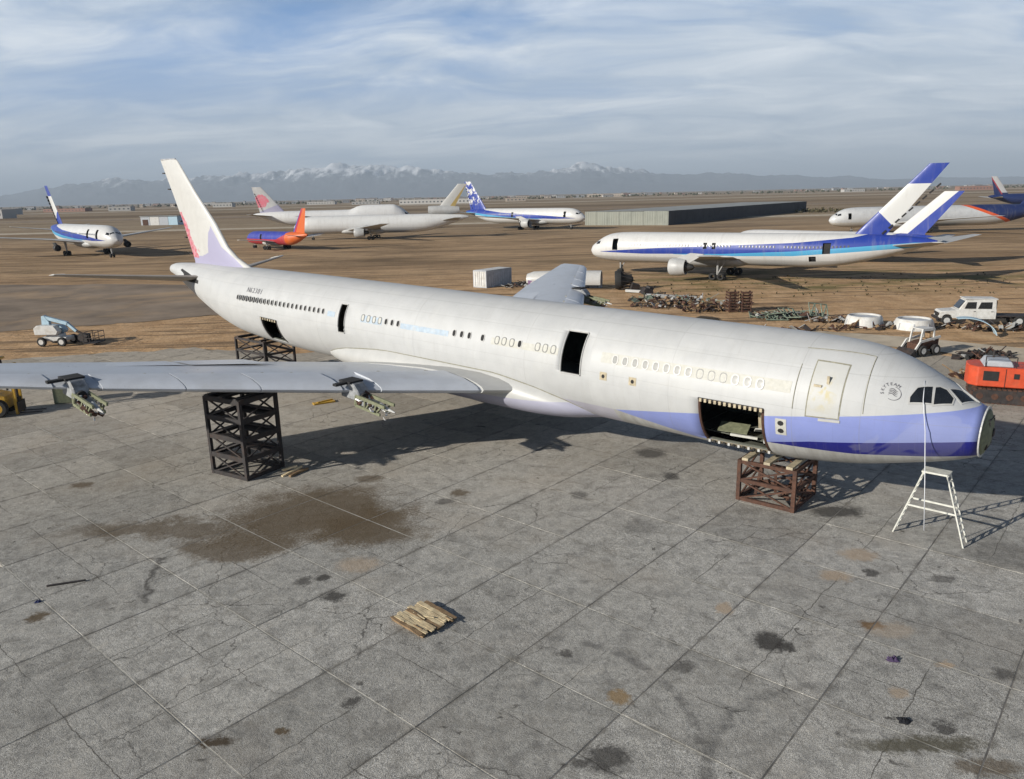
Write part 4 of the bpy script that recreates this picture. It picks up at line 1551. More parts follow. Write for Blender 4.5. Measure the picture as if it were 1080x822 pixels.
    if tail_engine:
        ex, ez, er, el, m_ = tail_engine
        mb = MB()
        mb.lathe([(0, er * .82), (0.02, er * .92), (-.12 * el, er), (-.6 * el, er), (-1.0 * el, er * .7), (-1.0 * el, .05)], (ex, 0, ez), (1, 0, 0), 18)
        te = mb.build('tail_nacelle', m_, t, smooth=True, angle=40, loc=al)
        mb = MB()
        mb.lathe([(-.12 * el, .01), (-.12 * el, er * .84)], (ex, 0, ez), (1, 0, 0), 16)
        mb.build('tail_intake', M_DARK, te)
    if gear:
        def leg(x, y, wr, ww, nw, strut, nm):
            lo = MB()
            lo.tube((x, y, wr), (x, y, strut), wr * .28, wr * .34, 8)
            lo.bar((x, y, wr * 1.5), (x - wr * 2.2, y, strut), wr * .25, wr * .25)
            lg = lo.build(nm, M_GEAR, t)
            for q in range(nw):
                for sg in (-1, 1):
                    xx = x + (q - (nw - 1) / 2) * wr * 2.25
                    w = MB()
                    w.lathe([(-ww / 2, wr * .5), (-ww / 2, wr * .86), (-ww * .3, wr), (ww * .3, wr), (ww / 2, wr * .86), (ww / 2, wr * .5), (ww * .2, wr * .45), (-ww * .2, wr * .45), (-ww / 2, wr * .5)], (xx, y + sg * ww * .95, wr), (0, 1, 0), 16)
                    w.build('wheel', M_TYRE, lg, smooth=True, angle=40)
        leg(-L * .105, 0, .46, .34, 1, axis_z - R * .85, 'nose_gear')
        for sg in (-1, 1):
            leg(xr - cr_ * .72, sg * R * 1.75, .58, .42, 2, axis_z + zr + .1, 'main_gear')
    return t


def b767(label, loc, hd, L=52.0, fch=4.2, ftop=12.0, fsw=8.7, ftc=2.4, **kw):
    R = 2.52
    kw.setdefault('fmat', livery('blue_stripe_body', ana_fus(L, R)))
    kw.setdefault('finmat', livery('blue_stripe_fin', ana_fin(-L * .86, 2.0, 11.2)))
    kw.setdefault('axis_z', 4.55)
    return airliner(label, loc, hd, L, R, wing=(-L * .33, 9.0, 23.0, .62, 2.4, -1.35, .10),
                    fin=(-L * .80, fch, 2.1, ftop, -L * .80 - fsw, ftc), stab=(-L * .885, 5.4, 9.3, .66, 1.7, .85, .12), **kw)


# blue-and-white twin-jet, nose to the left
HA = rad(180 - 33)
b767('blue and white twin-jet parked on green weeds behind the scrap row', (14.6, 136.5, 0.05), HA, 53.5,
     engines=((-17.6, 7.6, -2.35, 1.35, 3.6, M_WPALE),),
     doors=((5.6, 1.0, -98, -52), (21.3, .6, -88, -66), (22.7, .6, -88, -66), (39.5, 1.1, -100, -62), (37.6, 1.0, -128, -108)))
b767('blue and white twin-jet resting low behind another twin-jet, roof and fin showing', (47.5, 167, 0.05), rad(180 - 50), 43, 5.6, 9.6, 8.0, 3.2, finmat=livery('split_fin', lambda nt, x, y, z, n, co: nt.mix(nt.lt(nt.add(x, nt.mul(z, 1.05)), -34.6), W_A, BLUE)), axis_z=3.0, gear=False,
     doors=((5.6, 1.0, -98, -56),), windows=False, rudder=False)
# second one seen nose-on at the left
nose_on = b767('blue and white twin-jet seen nose-on, wings spread over dry grass', (-99.5, 198.5, 0.05), rad(-46), 50,
     engines=((-17.2, 7.6, -2.4, .75, 2.2, M_FAN), (-17.2, -7.6, -2.4, .75, 2.2, M_FAN)), doors=((6.2, 1.2, 50, 98), (12.5, 1.3, 50, 98)))
nose_on.scale = (1.17, 1.17, 1.17)
# larger blue-and-white twin in the middle distance, nose right
LB, RB = 60.0, 3.05
airliner('blue tailed white wide-body with nose beside the long shed', (29.5, 300, 0.05), rad(-38), LB, RB,
         livery('blue_tail_body', ana_fus(LB, RB)), livery('blue_tail_fin', lambda nt, x, y, z, n, co: nt.mix(nt.mul(nt.rng(nt.noise(co, .55, 4, .6, .4), .5, .56), nt.rng(z, 4, 6)), BLUE, W_A)),
         5.2, (-19, 11, 29, .62, 2.6, -1.6, .1), (-49.0, 8.6, 2.6, 14.2, -57.2, 3.4), (-52.5, 6, 10.5, .66, 2.0, 1.0, .1),
         engines=((-19.5, -9.4, -2.6, 1.75, 4.6, M_WPALE),), doors=((7.5, 1.1, 55, 98), (33, 1.0, 60, 98)), name='airliner')

# white jumbo with upper deck and flower on the fin
def blossom_fin(nt, x, y, z, n, co):
    c = nt.mix(nt.rng(n, .3, .7), (0.53, 0.53, 0.52), W_A)
    c = nt.mix(nt.mul(nt.lt(z, nt.add(4.6, nt.mul(nt.add(x, 62), .35))), .8), c, (0.40, 0.38, 0.54))
    d_ = nt.m('SQRT', nt.add(nt.m('POWER', nt.add(x, 65.0), 2.0), nt.m('POWER', nt.sub(z, 7.6), 2.0)))
    k = nt.mul(nt.lt(nt.add(d_, nt.mul(nt.sub(nt.noise(co, .9, 4, .6), .5), 3.0)), 2.9), nt.rng(nt.noise(co, 1.4, 3, .6), .35, .5, .55, 1.0))
    return nt.mix(k, c, (0.78, 0.20, 0.26))


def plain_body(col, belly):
    return lambda nt, x, y, z, n, co: nt.mix(nt.lt(z, -1.2), nt.mix(nt.rng(n, .3, .7), tuple(v * .94 for v in col), col), belly)


airliner('white jumbo jet with upper deck hump and pink flower on its fin', (-42, 345, 0.05), rad(3), 69.0, 3.25,
         livery('white_body', plain_body((0.74, 0.74, 0.73), (0.62, 0.62, 0.62))), livery('flower_fin', blossom_fin), 5.6,
         (-20, 13.5, 31, .78, 3.0, -1.7, .12), (-55.5, 10.5, 2.9, 13.6, -64.5, 4.0), (-59, 7, 11, .72, 2.2, 1.0, .12),
         hump=1.9, windows=False, doors=())
# white tri-jet in front of it, nose to the left
airliner('plain white tri-jet with an engine in its fin, parked in front of the jumbo jet', (-73.5, 268, 0.05), rad(180 - 1), 60.0, 3.01,
         livery('trijet_body', plain_body((0.70, 0.70, 0.685), (0.6, 0.6, 0.59))), livery('trijet_fin', lambda nt, x, y, z, n, co: nt.mix(nt.mul(nt.lt(nt.add(x, nt.mul(z, .80)), -49.6), nt.gt(z, 5.2)), (0.54, 0.54, 0.52), (0.45, 0.33, 0.12))), 5.0,
         (-19, 11.5, 25.8, .68, 2.8, -1.7, .11), (-49.5, 5.6, 4.2, 12.6, -56.8, 3.0), (-50, 6.4, 9.2, .66, 2.2, .6, .13),
         engines=((-22.5, 8.4, -2.5, 1.55, 4.6, M_WPALE),), windows=False, tail_engine=(-46.5, 4.1, 1.5, 10.5, M_WPALE), rudder=False)
# small blue / red / orange narrow-body
def warm_body(nt, x, y, z, n, co):
    c = nt.mix(nt.lt(z, nt.add(-.25, nt.mul(nt.m('MINIMUM', nt.add(x, 17.0), 0.0), -.35))), (0.045, 0.06, 0.34), (0.42, 0.035, 0.05))
    return nt.mix(nt.mul(nt.lt(x, -21), nt.lt(z, nt.add(1.5, nt.mul(nt.add(x, 21), -.3)))), c, (0.62, 0.13, 0.03))


def warm_fin(nt, x, y, z, n, co):
    c = nt.mix(nt.lt(nt.add(x, nt.mul(z, .62)), -22.6), (0.045, 0.06, 0.34), (0.42, 0.035, 0.05))
    return nt.mix(nt.lt(nt.add(x, nt.mul(z, .62)), -23.4), c, (0.62, 0.13, 0.03))


airliner('small narrow-body jet painted blue, red and orange with an orange fin', (-77.5, 232, 0.05), rad(140), 29.5, 1.9,
         livery('warm_body', warm_body), livery('warm_fin', warm_fin), 3.1, (-10.5, 5.6, 13.5, .5, 1.6, -.9, .1),
         (-23.0, 5.2, 1.6, 8.2, -27.6, 1.9), (-25, 3.4, 6, .5, 1.2, .7, .1), doors=((9.5, .9, -100, -55), ), windows=False, rudder=False)
# silver tri-jet with dark blue rear at the far right
def silver_body(nt, x, y, z, n, co):
    c = nt.mix(nt.rng(n, .3, .7), (0.50, 0.51, 0.52), (0.60, 0.61, 0.61))
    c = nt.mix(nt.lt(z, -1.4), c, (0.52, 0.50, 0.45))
    sw = nt.add(x, nt.add(nt.mul(z, -2.6), 48.5))
    c = nt.mix(nt.lt(sw, 2.2), c, (0.72, 0.11, 0.03))
    return nt.mix(nt.lt(sw, 0.0), c, (0.02, 0.035, 0.12))


def flag_fin(nt, x, y, z, n, co):
    le = nt.add(x, nt.mul(nt.sub(z, 2.4), .76))
    c = nt.mix(nt.mul(nt.gt(le, -52.2), nt.gt(z, 3.6)), (0.02, 0.035, 0.12), (0.56, 0.56, 0.56))
    return nt.mix(nt.mul(nt.lt(le, -52.2), nt.gt(le, -53.0)), c, (0.40, 0.05, 0.06))


M_NAVYP = mat('navy_paint', (0.02, 0.035, 0.12), 0.4, var=0.15, scale=1.0)
airliner('silver wide-body jet with orange swoosh and dark blue rear body', (97, 236, 0.05), rad(180 - 2), 66.0, 3.01,
         livery('silver_body', silver_body), livery('flag_fin', flag_fin), 4.7,
         (-19, 11.5, 25.8, .68, 2.8, -1.7, .10), (-56.0, 7.6, 2.4, 11.4, -63.4, 3.6), (-57, 6.4, 9.2, .66, 2.2, .6, .13),
         windows=False, doors=((5.2, .9, -98, -60), (28, 1.0, -98, -64)), rudder=False)
# far jet with a dark blue tail, nose away to the right
airliner('far jet with dark blue tail cone and flag-striped fin', (324, 432, 0.05), rad(1), 60.0, 3.0, M_NAVYP, livery('flag_fin', flag_fin), 5.2,
         (-19, 11.5, 28, .62, 2.8, -1.7, .10), (-49.0, 8.0, 2.4, 12.4, -56.6, 3.2), (-52, 6.4, 9.2, .66, 2.2, .8, .1), windows=False, rudder=False)
# pale jet mostly beyond the left edge: wing and engine show
airliner('pale grey jet at the edge of the lot with wing and engine nearest the field', (-262, 300, 0.05), rad(-25), 50, 2.6,
         livery('grey_body', plain_body((0.6, 0.6, 0.6), (0.5, 0.5, 0.5))), M_WPALE, 4.7, (-17, 9, 24, .6, 2.4, -1.3, .1),
         (-42, 7.6, 2.2, 11, -50, 3), (-44, 5.4, 9, .66, 1.7, .9, .1), engines=((-17, 7.6, -2.3, 1.35, 3.6, M_WPALE), (-17, -7.6, -2.3, 1.35, 3.6, M_WPALE)), windows=False)
# spare tail standing behind the right-hand twin-jet is part of that aircraft
# ------------------------------------------------------------------ things on the apron
M_YEL = mat('yellow_paint', (0.52, 0.30, 0.03), 0.5, var=0.2, scale=3, dirt=(0.16, 0.10, 0.05), dirt_amt=0.6)
M_ORANGE = mat('orange_paint', (0.60, 0.08, 0.03), 0.5, var=0.15, scale=2.5, dirt=(0.30, 0.10, 0.05), dirt_amt=0.5)
M_WOOD = mat('raw_wood', (0.66, 0.54, 0.34), 0.8, var=0.28, scale=5, bump=0.3, dirt=(0.24, 0.15, 0.08), dirt_amt=0.6)
M_WOODDK = mat('old_wood', (0.25, 0.165, 0.09), 0.85, var=0.35, scale=5, bump=0.3)
M_GREENST = mat('green_steel', (0.17, 0.22, 0.17), 0.7, var=0.35, scale=4, dirt=(0.16, 0.09, 0.05), dirt_amt=0.7)
M_PALEBLUE = mat('pale_blue_paint', (0.42, 0.58, 0.68), 0.5, var=0.15, scale=3)
M_MACHW = mat('machine_white', (0.64, 0.635, 0.61), 0.5, var=0.12, scale=3, dirt=(0.34, 0.28, 0.2), dirt_amt=0.5)
M_GREYSH = mat('grey_sheet', (0.43, 0.455, 0.49), 0.5, var=0.15, scale=2)
M_PURPLE = mat('purple_cloth', (0.075, 0.05, 0.11), 0.95, var=0.4, scale=9)
M_CLOTHBK = mat('black_cloth', (0.012, 0.013, 0.018), 0.95, var=0.4, scale=9)
M_LADDER = mat('ladder_white', (0.66, 0.66, 0.60), 0.5, var=0.15, scale=6, dirt=(0.35, 0.33, 0.27), dirt_amt=0.6)

# A-frame step ladder by the nose
t = empty('step_ladder', (16.65, 28.2, 0), math.atan2(-.644, .765), 'tall white A-frame step ladder standing below the airliner nose', 'ladder')
HL, WB, WT, WD = 2.75, 1.27, .42, .27
for sg in (-1, 1):
    for q in (-1, 1):
        mb = MB()
        mb.bar((sg * WB, q * (WD + .06), .0), (sg * WT, q * WD, HL), .075, .05)
        mb.build('rail', M_LADDER, t)
    for k in range(1, 10):
        f = k / 10
        x = sg * (WB + (WT - WB) * f)
        mb = MB()
        mb.bar((x, -WD - .03, HL * f), (x, WD + .03, HL * f), .055, .04)
        mb.build('rung', M_LADDER, t)
for q in (-1, 1):
    mb = MB()
    f = .47 if q < 0 else .50
    x = WB + (WT - WB) * f
    mb.bar((-x, q * (WD + .04), HL * f), (x, q * (WD + .04), HL * f - .03), .05, .07)
    mb.build('cross_bar', M_LADDER, t)
mb = MB()
mb.box((0, 0, HL + .03), (WT * 2 + .12, WD * 2 + .1, .07))
mb.build('top_platform', M_LADDER, t)

# thin rope hanging from the flight-deck roof
M_ROPE = mat('pale_rope', (0.70, 0.72, 0.76), 0.8, var=0.1)
mb = MB()
r0 = L2W(17.20, -.95, 1.66)
r1 = L2W(17.38, -1.62, 1.05)
r2 = L2W(17.66, -1.98, .0)
end = L2W(18.10, -2.0, -3.9)
mb.path([r0, r1, r2, r2.lerp(end, .5) + Vector((.01, 0, 0)), end], .016, 6)
props(mb.build('rope', M_ROPE, smooth=True), 'thin pale rope hanging straight down from the airliner flight deck', 'rope')

# broken wooden pallet
t = empty('wooden_pallet', (-3.15, 22.75, 0), rad(-44), 'splintered pale wooden pallet lying flat on the concrete', 'pallet')
for y in (-.62, 0, .62):
    mb = MB()
    mb.box((0, y, .05), (1.62, .10, .10))
    mb.build('stringer', M_WOODDK, t, bevel=.01)
yy = -.74
k = 0
while yy < .72:
    w = random.uniform(.09, .17)
    ln = 1.66 + random.uniform(-.14, .10)
    mb = MB()
    ox = random.uniform(-.05, .05)
    n = 6
    vs = []
    for i in range(n + 1):
        x = ox - ln / 2 + ln * i / n
        j1, j2 = random.uniform(-.018, .012), random.uniform(-.012, .018)
        z = .105 + random.uniform(0, .03)
        vs += [(x, yy + j1, z), (x, yy + w + j2, z + random.uniform(-.012, .012)), (x, yy + j1, z + .028), (x, yy + w + j2, z + .03)]
    fs = []
    for i in range(n):
        a, b = 4 * i, 4 * i + 4
        fs += [(a, a + 1, b + 1, b), (a + 2, b + 2, b + 3, a + 3), (a, b, b + 2, a + 2), (a + 1, a + 3, b + 3, b + 1)]
    fs += [(0, 2, 3, 1), (4 * n, 4 * n + 1, 4 * n + 3, 4 * n + 2)]
    mb.quads(vs, fs)
    mb.build('plank', M_WOOD if k % 5 else M_WOODDK, t, rot=(0, random.uniform(-.01, .02), random.uniform(-.035, .035)))
    yy += w + random.uniform(.004, .03)
    k += 1
for q in range(7):
    mb = MB()
    a = Vector((random.uniform(-.8, .6), random.uniform(-.7, .7), .155))
    mb.bar(a, a + Vector((random.uniform(.2, .5), random.uniform(-.12, .12), random.uniform(0, .05))), .035, .02)
    mb.build('splinter', M_WOODDK if q % 2 else M_WOOD, t)

# offcuts of timber beside the wing tower, board under the pylon
for q, (lab, off, rz, ln, tl) in enumerate((('longest timber offcut propped in the small pile beside the wing tower', (0, 0, .12), .9, 1.25, .16), ('brown timber offcut lying under the pile beside the wing tower', (.25, -.1, .07), 1.15, 1.05, 0.02),
                                            ('short pale timber offcut on top of the pile beside the wing tower', (-.15, .12, .26), .6, .8, .08), ('dark timber offcut at the shaded end of the pile beside the tower', (.42, .12, .07), 1.0, .95, 0.0))):
    mb = MB()
    mb.box((0, 0, 0), (ln, .15, .11))
    o = mb.build('timber_offcut', M_WOOD if q % 2 == 0 else M_WOODDK, None, loc=Vector((-11.45, 37.2, 0)) + Vector(off), rot=(0, -tl, rz), bevel=.008)
    props(o, lab, 'timber', 'timber offcuts by the wing tower')
mb = MB()
mb.box((0, 0, .05), (1.5, .5, .10))
mb.box((.1, .1, .13), (1.2, .16, .06), Matrix.Rotation(.3, 3, 'Z'))
props(mb.build('timber_board', M_YEL, None, loc=(-13.05, 51.1, 0), rot=(0, 0, .5), bevel=.008), 'yellowish board lying on the concrete behind the inner pylon', 'board')
mb = MB()
mb.box((0, 0, .03), (1.3, .07, .06))
props(mb.build('iron_bar', M_BLACKSTEEL, None, loc=(-16.8, 25.9, 0), rot=(0, 0, .31), bevel=.008), 'short dark iron bar lying alone on the concrete', 'bar')


def rag(name, label, loc, r, m_, seed):
    """crumpled cloth: uneven outline, folds standing up"""
    mb = MB()
    na, nr = 30, 8
    mb.v.append((0, 0, r * .35))
    for k in range(1, nr + 1):
        f = k / nr
        for i in range(na):
            a = 2 * math.pi * i / na
            out = r * (.75 + .55 * noise.noise(Vector((math.cos(a) * 1.6, math.sin(a) * 1.6, seed))))
            x, y = out * f * math.cos(a), out * f * .7 * math.sin(a)
            h = (abs(noise.fractal(Vector((x * 7 / r * .3, y * 7 / r * .3, seed)), .7, 2.1, 4)) * .9 + .25) * r * .55 * (1 - f ** 2.5)
            mb.v.append((x, y, h + .004))
    mb.f = [(0, 1 + i, 1 + (i + 1) % na) for i in range(na)]
    for k in range(nr - 1):
        mb.f += [(1 + k * na + i, 1 + k * na + (i + 1) % na, 1 + (k + 1) * na + (i + 1) % na, 1 + (k + 1) * na + i) for i in range(na)]
    mb.mi = [0] * len(mb.f)
    props(mb.build(name, m_, smooth=True, angle=50, loc=loc), label, 'rag')


rag('crumpled_rag', 'crumpled dull purple rag dropped on the concrete', (11.2, 20.0, 0.002), .27, M_PURPLE, 1.0)
rag('oily_rag', 'oily black rag lying at the edge of a long dark stain', (10.15, 17.3, 0.002), .26, M_CLOTHBK, 5.0)
rag('blue_rag', 'small dark blue rag near a dark slab joint', (-17.1, 24.6, 0.002), .18, mat('blue_cloth', (0.02, 0.03, 0.10), .9), 8.0)


def wheel(mb, c, r, w, axis=(0, 1, 0), mi=0, mi2=None):
    mb.lathe([(-w / 2, .02), (-w / 2, r * .55)], c, axis, 18, mi if mi2 is None else mi2)
    mb.lathe([(-w / 2, r * .55), (-w / 2, r * .9), (-w * .3, r), (w * .3, r), (w / 2, r * .9), (w / 2, r * .55)], c, axis, 18, mi)
    mb.lathe([(w / 2, r * .55), (w / 2, .02)], c, axis, 18, mi if mi2 is None else mi2)
    return mb


def add_wheel(t, c, r, w, rim):
    wheel(MB(), c, r, w, mi2=1).build('wheel', [M_BLACK, rim], t, smooth=True, angle=40)


# boom lift
t = empty('boom_lift', (-45.6, 76.0, 0.05), rad(-4), 'pale blue and white boom lift folded down on bare dirt', 'boom lift')
mb = MB()
mb.box((0, 0, .68), (2.7, 1.3, .38))
mb.box((-.1, 0, .98), (1.4, 1.1, .3))
mb.build('chassis', M_MACHW, t, bevel=.04)
for x in (-1.05, 1.05):
    for y in (-.95, .95):
        add_wheel(t, (x, y, .46), .46, .34, M_MACHW)
mb = MB()
mb.prism([(-1.7, 1.15), (.55, 1.15), (.75, 1.5), (.4, 2.05), (-1.35, 2.1), (-1.75, 1.8)], -.95, -.25)
mb.build('engine_cover', M_MACHW, t, bevel=.04)
mb = MB()
mb.prism([(-1.6, 1.15), (.5, 1.15), (.7, 1.45), (.3, 1.9), (-1.3, 2.0)], .25, .95)
mb.build('tank_cover', M_PALEBLUE, t, bevel=.04)
mb = MB()
mb.prism([(-1.35, 1.6), (-.55, 1.6), (-.5, 2.35), (-.95, 3.0), (-1.25, 2.9)], -.2, .2)
mb.build('riser', M_PALEBLUE, t, bevel=.03)
for (a, b, w, m_) in (((-1.05, 0, 2.8), (1.3, 0, 2.15), .34, M_PALEBLUE), ((1.2, 0, 2.2), (2.1, 0, 1.35), .26, M_PALEBLUE), ((2.0, 0, 1.4), (3.2, 0, .85), .2, M_BLACKSTEEL)):
    mb = MB()
    mb.bar(a, b, w, w)
    mb.build('boom', m_, t, bevel=.02)
mb = MB()
for z in (.25, .75, 1.3):
    for a, b in (((3.2, -.8), (4.4, -.8)), ((4.4, -.8), (4.4, .8)), ((4.4, .8), (3.2, .8)), ((3.2, .8), (3.2, -.8))):
        mb.tube((*a, z), (*b, z), .035, n=6)
for x in (3.2, 3.8, 4.4):
    for y in (-.8, .8):
        mb.tube((x, y, .22), (x, y, 1.32), .035, n=6)
mb.box((3.8, 0, .22), (1.2, 1.6, .05))
mb.build('basket', M_BLACKSTEEL, t)
mb = MB()
mb.box((2.6, .3, .62), (1.0, .7, .8))
mb.build('battery_box', M_BLACKSTEEL, t, bevel=.03)

# forklift at the wing tip
t = empty('forklift', (-33.9, 50.2, 0), rad(10), 'yellow forklift with a tall mast beside the outer wing', 'forklift')
mb = MB()
mb.prism([(-3.2, .5), (-.1, .5), (-.1, 1.35), (-1.0, 1.6), (-2.0, 1.75), (-3.3, 1.7), (-3.5, 1.1)], -.75, .75)
mb.build('body', M_YEL, t, bevel=.05)
mb = MB()
for x in (-.5, -2.3):
    for y in (-.68, .68):
        mb.bar((x, y, 1.5), (x - .1, y, 3.75), .1, .1)
mb.build('cab_frame', M_BLACKSTEEL, t)
mb = MB()
mb.box((-1.45, 0, 3.8), (2.2, 1.6, .14))
mb.prism([(-2.5, 3.9), (-.5, 3.9), (-.7, 4.35), (-2.3, 4.4)], -.6, .6)
mb.build('cab_roof', M_YEL, t, bevel=.04)
for x, r in ((-.6, .62), (-2.7, .52)):
    for y in (-.85, .85):
        add_wheel(t, (x, y, r), r, .4, M_YEL)
for y in (-.42, .42):
    mb = MB()
    mb.box((.35, y, 1.75), (.16, .14, 3.4))
    mb.build('mast_rail', M_YEL, t)
    mb = MB()
    mb.box((1.15, y * .8, .12), (1.4, .14, .06))
    mb.build('fork', M_BLACKSTEEL, t)
mb = MB()
for z in (.3, 1.0, 1.9, 3.2):
    mb.box((.36, 0, z), (.1, .8, .16))
mb.box((.5, 0, .55), (.1, 1.0, .7))
mb.tube((.35, 0, .3), (.35, 0, 3.0), .09)
mb.build('mast_carriage', M_BLACKSTEEL, t)
mb = MB()
mb.box((0, 0, .65), (1.6, 1.2, 1.3))
props(mb.build('engine_crate', M_PRIMER, None, loc=(-31.9, 53.2, 0), rot=(0, 0, .3), bevel=.05), 'olive grey crate standing behind the forklift mast', 'crate')

# ------------------------------------------------------------------ scrap yard row
def container(loc, rz):
    t = empty('shipping_container', loc, rz, 'white shipping container with shade-grey sides behind the airliner', 'container')
    L_, W_, H_ = 6.1, 2.44, 2.6
    mb = MB()
    for x in (-L_ / 2, L_ / 2):
        for y in (-W_ / 2, W_ / 2):
            mb.box((x, y, H_ / 2), (.16, .16, H_))
    for z in (.08, H_ - .06):
        for y in (-W_ / 2, W_ / 2):
            mb.box((0, y, z), (L_, .12, .14))
        for x in (-L_ / 2, L_ / 2):
            mb.box((x, 0, z), (.12, W_, .14))
    mb.build('frame', M_GREYSH, t)
    for y in (-W_ / 2, W_ / 2):
        mb = MB()
        n = 42
        for i in range(n + 1):
            x = -L_ / 2 + .08 + (L_ - .16) * i / n
            o_ = .035 if (i // 2) % 2 else -.015
            mb.v += [(x, y + o_ * (1 if y > 0 else -1), .1), (x, y + o_ * (1 if y > 0 else -1), H_ - .1)]
        mb.f = [(2 * i, 2 * i + 2, 2 * i + 3, 2 * i + 1) for i in range(n)]
        mb.mi = [0] * n
        mb.build('side_wall', M_GREYSH, t)  # grey colour stands in for shade on the white container's sides
    mb = MB()
    mb.box((0, 0, H_), (L_ - .05, W_ - .05, .04))
    mb.build('roof', M_MACHW, t)
    for y in (-.6, .6):
        mb = MB()
        mb.box((-L_ / 2 - .06, y, H_ / 2), (.06, 1.14, H_ - .3))
        d_ = mb.build('door', M_MACHW, t, bevel=.01)
        for q in (-.25, .25):
            mb = MB()
            mb.tube((-L_ / 2 - .12, y + q, .25), (-L_ / 2 - .12, y + q, H_ - .25), .025, n=6)
            mb.build('lock_rod', M_GREYSH, d_)
    mb = MB()
    mb.box((L_ / 2 + .02, 0, H_ / 2), (.06, W_ - .2, H_ - .2))
    mb.build('end_wall', M_GREYSH, t)


container((-2.6, 119.2, .05), rad(52))


def heap(name, label, loc, rx, ry, h, n, mats, seed):
    """tangle of scrap: nobody could count it"""
    rnd = random.Random(seed)
    mb = MB()
    for k in range(n):
        a, r = rnd.uniform(0, 6.28), math.sqrt(rnd.random())
        x, y = rx * r * math.cos(a), ry * r * math.sin(a)
        z = rnd.random() * h * (1 - r * .8)
        E_ = Euler((rnd.uniform(-.7, .7), rnd.uniform(-.7, .7), rnd.uniform(0, 6.28))).to_matrix()
        s1 = rnd.choice(((1.6, .12, .1), (.8, .5, .06), (.5, .4, .35), (2.2, .08, .08), (1.1, .9, .05), (.35, .3, .3)))
        mb.box((x, y, z + .12), tuple(q * rnd.uniform(.5, 1.1) for q in s1), E_, rnd.randrange(len(mats)))
    o = mb.build(name, mats, None, loc=loc)
    return props(o, label, 'scrap', kind='stuff')


MATS_DK = [M_BLACKSTEEL, M_BLACK, M_RUST, M_GEAR, M_BLACKSTEEL]
MATS_MX = [M_RUST, M_WOODDK, M_RUST, M_BLACKSTEEL, M_WOODDK, M_GEAR]
heap('scrap_heap', 'dark tangle of scrap metal between the container and the broken body section', (4.6, 116.5, .05), 5.2, 2.6, 1.1, 150, MATS_DK, 3)
heap('debris_strip', 'scattered brown debris along the dirt behind the airliner', (22, 93, .05), 7.5, 2.6, .5, 110, MATS_MX, 4)
heap('debris_row', 'low row of scrap pieces along the far side of the service road', (36, 74.5, .05), 12, 1.0, .35, 110, MATS_MX, 5)
heap('scrap_pile', 'dark scrap pile beside the small loader', (38.4, 60.6, .05), 2.4, 1.2, .6, 60, MATS_DK, 6)
heap('frame_scrap', 'tangled scrap under the crew-cab truck bed', (48.0, 72.6, .05), 4.2, 1.1, .5, 60, MATS_MX, 8)
heap('track_scrap', 'rubble and scrap strip between excavator and loader', (34.5, 54.0, .05), 3.5, 1.2, .25, 45, MATS_MX, 9)
heap('scattered_scrap', 'loose grey and brown scrap strewn between the burnt engine and the rusty stacks', (20.5, 97.5, .05), 6.0, 4.5, .45, 120, [M_RUST, M_WOODDK, M_GEAR, M_BLACKSTEEL, M_GREENST], 14)
heap('green_scrap', 'greenish scrap bars heaped among the scaffold frames', (30.2, 82.6, .05), 4.2, 1.6, .5, 110, [M_GREENST, M_GREENST, M_RUST, M_BLACKSTEEL, M_GEAR], 15)
heap('low_scrap', 'low brown scrap between the scaffold frames and first cowl ring', (33.8, 79.4, .05), 3.0, 1.3, .35, 60, MATS_MX, 16)
heap('rusty_scrap', 'rusty scrap beside the stacked frames', (22.6, 88.6, .05), 2.6, 1.2, .7, 60, [M_RUST, M_WOODDK, M_BLACKSTEEL], 12)

# broken white body section and burnt engine
t = empty('fuselage_section', (9.0, 113.3, .05), rad(-14), 'cut white fuselage section lying on the dirt behind the far wing', 'fuselage section')
mb = MB()
mb.lathe([(-6.5, .9), (-5.5, 1.25), (-2, 1.4), (4.6, 1.4), (4.6, 1.28), (-2, 1.28), (-5.5, 1.1), (-6.5, .8)], (0, 0, 1.25), (1, 0, 0), 24, 0, -70, 205)
mb.build('skin', M_WHITE, t, smooth=True, angle=40)
for x in (-4, -2.4, -.8, .8, 2.4, 4):
    mb = MB()
    mb.lathe([(x - .05, 1.16), (x + .05, 1.16), (x + .05, 1.25), (x - .05, 1.25), (x - .05, 1.16)], (0, 0, 1.25), (1, 0, 0), 20, 0, -65, 200)
    mb.build('frame_rib', M_PRIMER, t)
mb = MB()
mb.box((-4.6, -1.0, .7), (3.2, .06, 1.0), Euler((.5, .1, 0)).to_matrix())
mb.build('torn_panel', mat('violet_skin', (0.34, 0.22, 0.42), .5), t)
t = empty('scrapped_engine', (16.4, 110.2, .05), rad(-10), 'blackened engine core upright beside the cut fuselage section', 'engine')
mb = MB()
mb.lathe([(0, .05), (0, 1.25), (.35, 1.38), (.9, 1.3), (1.3, .8), (2.2, .62), (2.6, .3), (2.6, .03)], (-1.2, 0, 1.4), (1, 0, .05), 22)
mb.build('casing', M_BLACK, t, smooth=True, angle=40)
mb = MB()
for k in range(10):
    a = k * .63
    mb.tube((-.3, 1.2 * math.cos(a), 1.4 + 1.2 * math.sin(a)), (1.2, .8 * math.cos(a + .3), 1.4 + .8 * math.sin(a + .3)), .06, n=6)
mb.build('pipes', M_BLACKSTEEL, t)
mb = MB()
mb.bar((-.4, 0, 2.6), (-.2, 0, 3.6), .35, .25)
mb.build('mount_strut', M_BLACK, t)
mb = MB()
mb.box((1.6, -.4, .5), (1.2, .9, .9), Euler((.2, .3, .4)).to_matrix())
mb.build('gearbox', M_BLACKSTEEL, t)
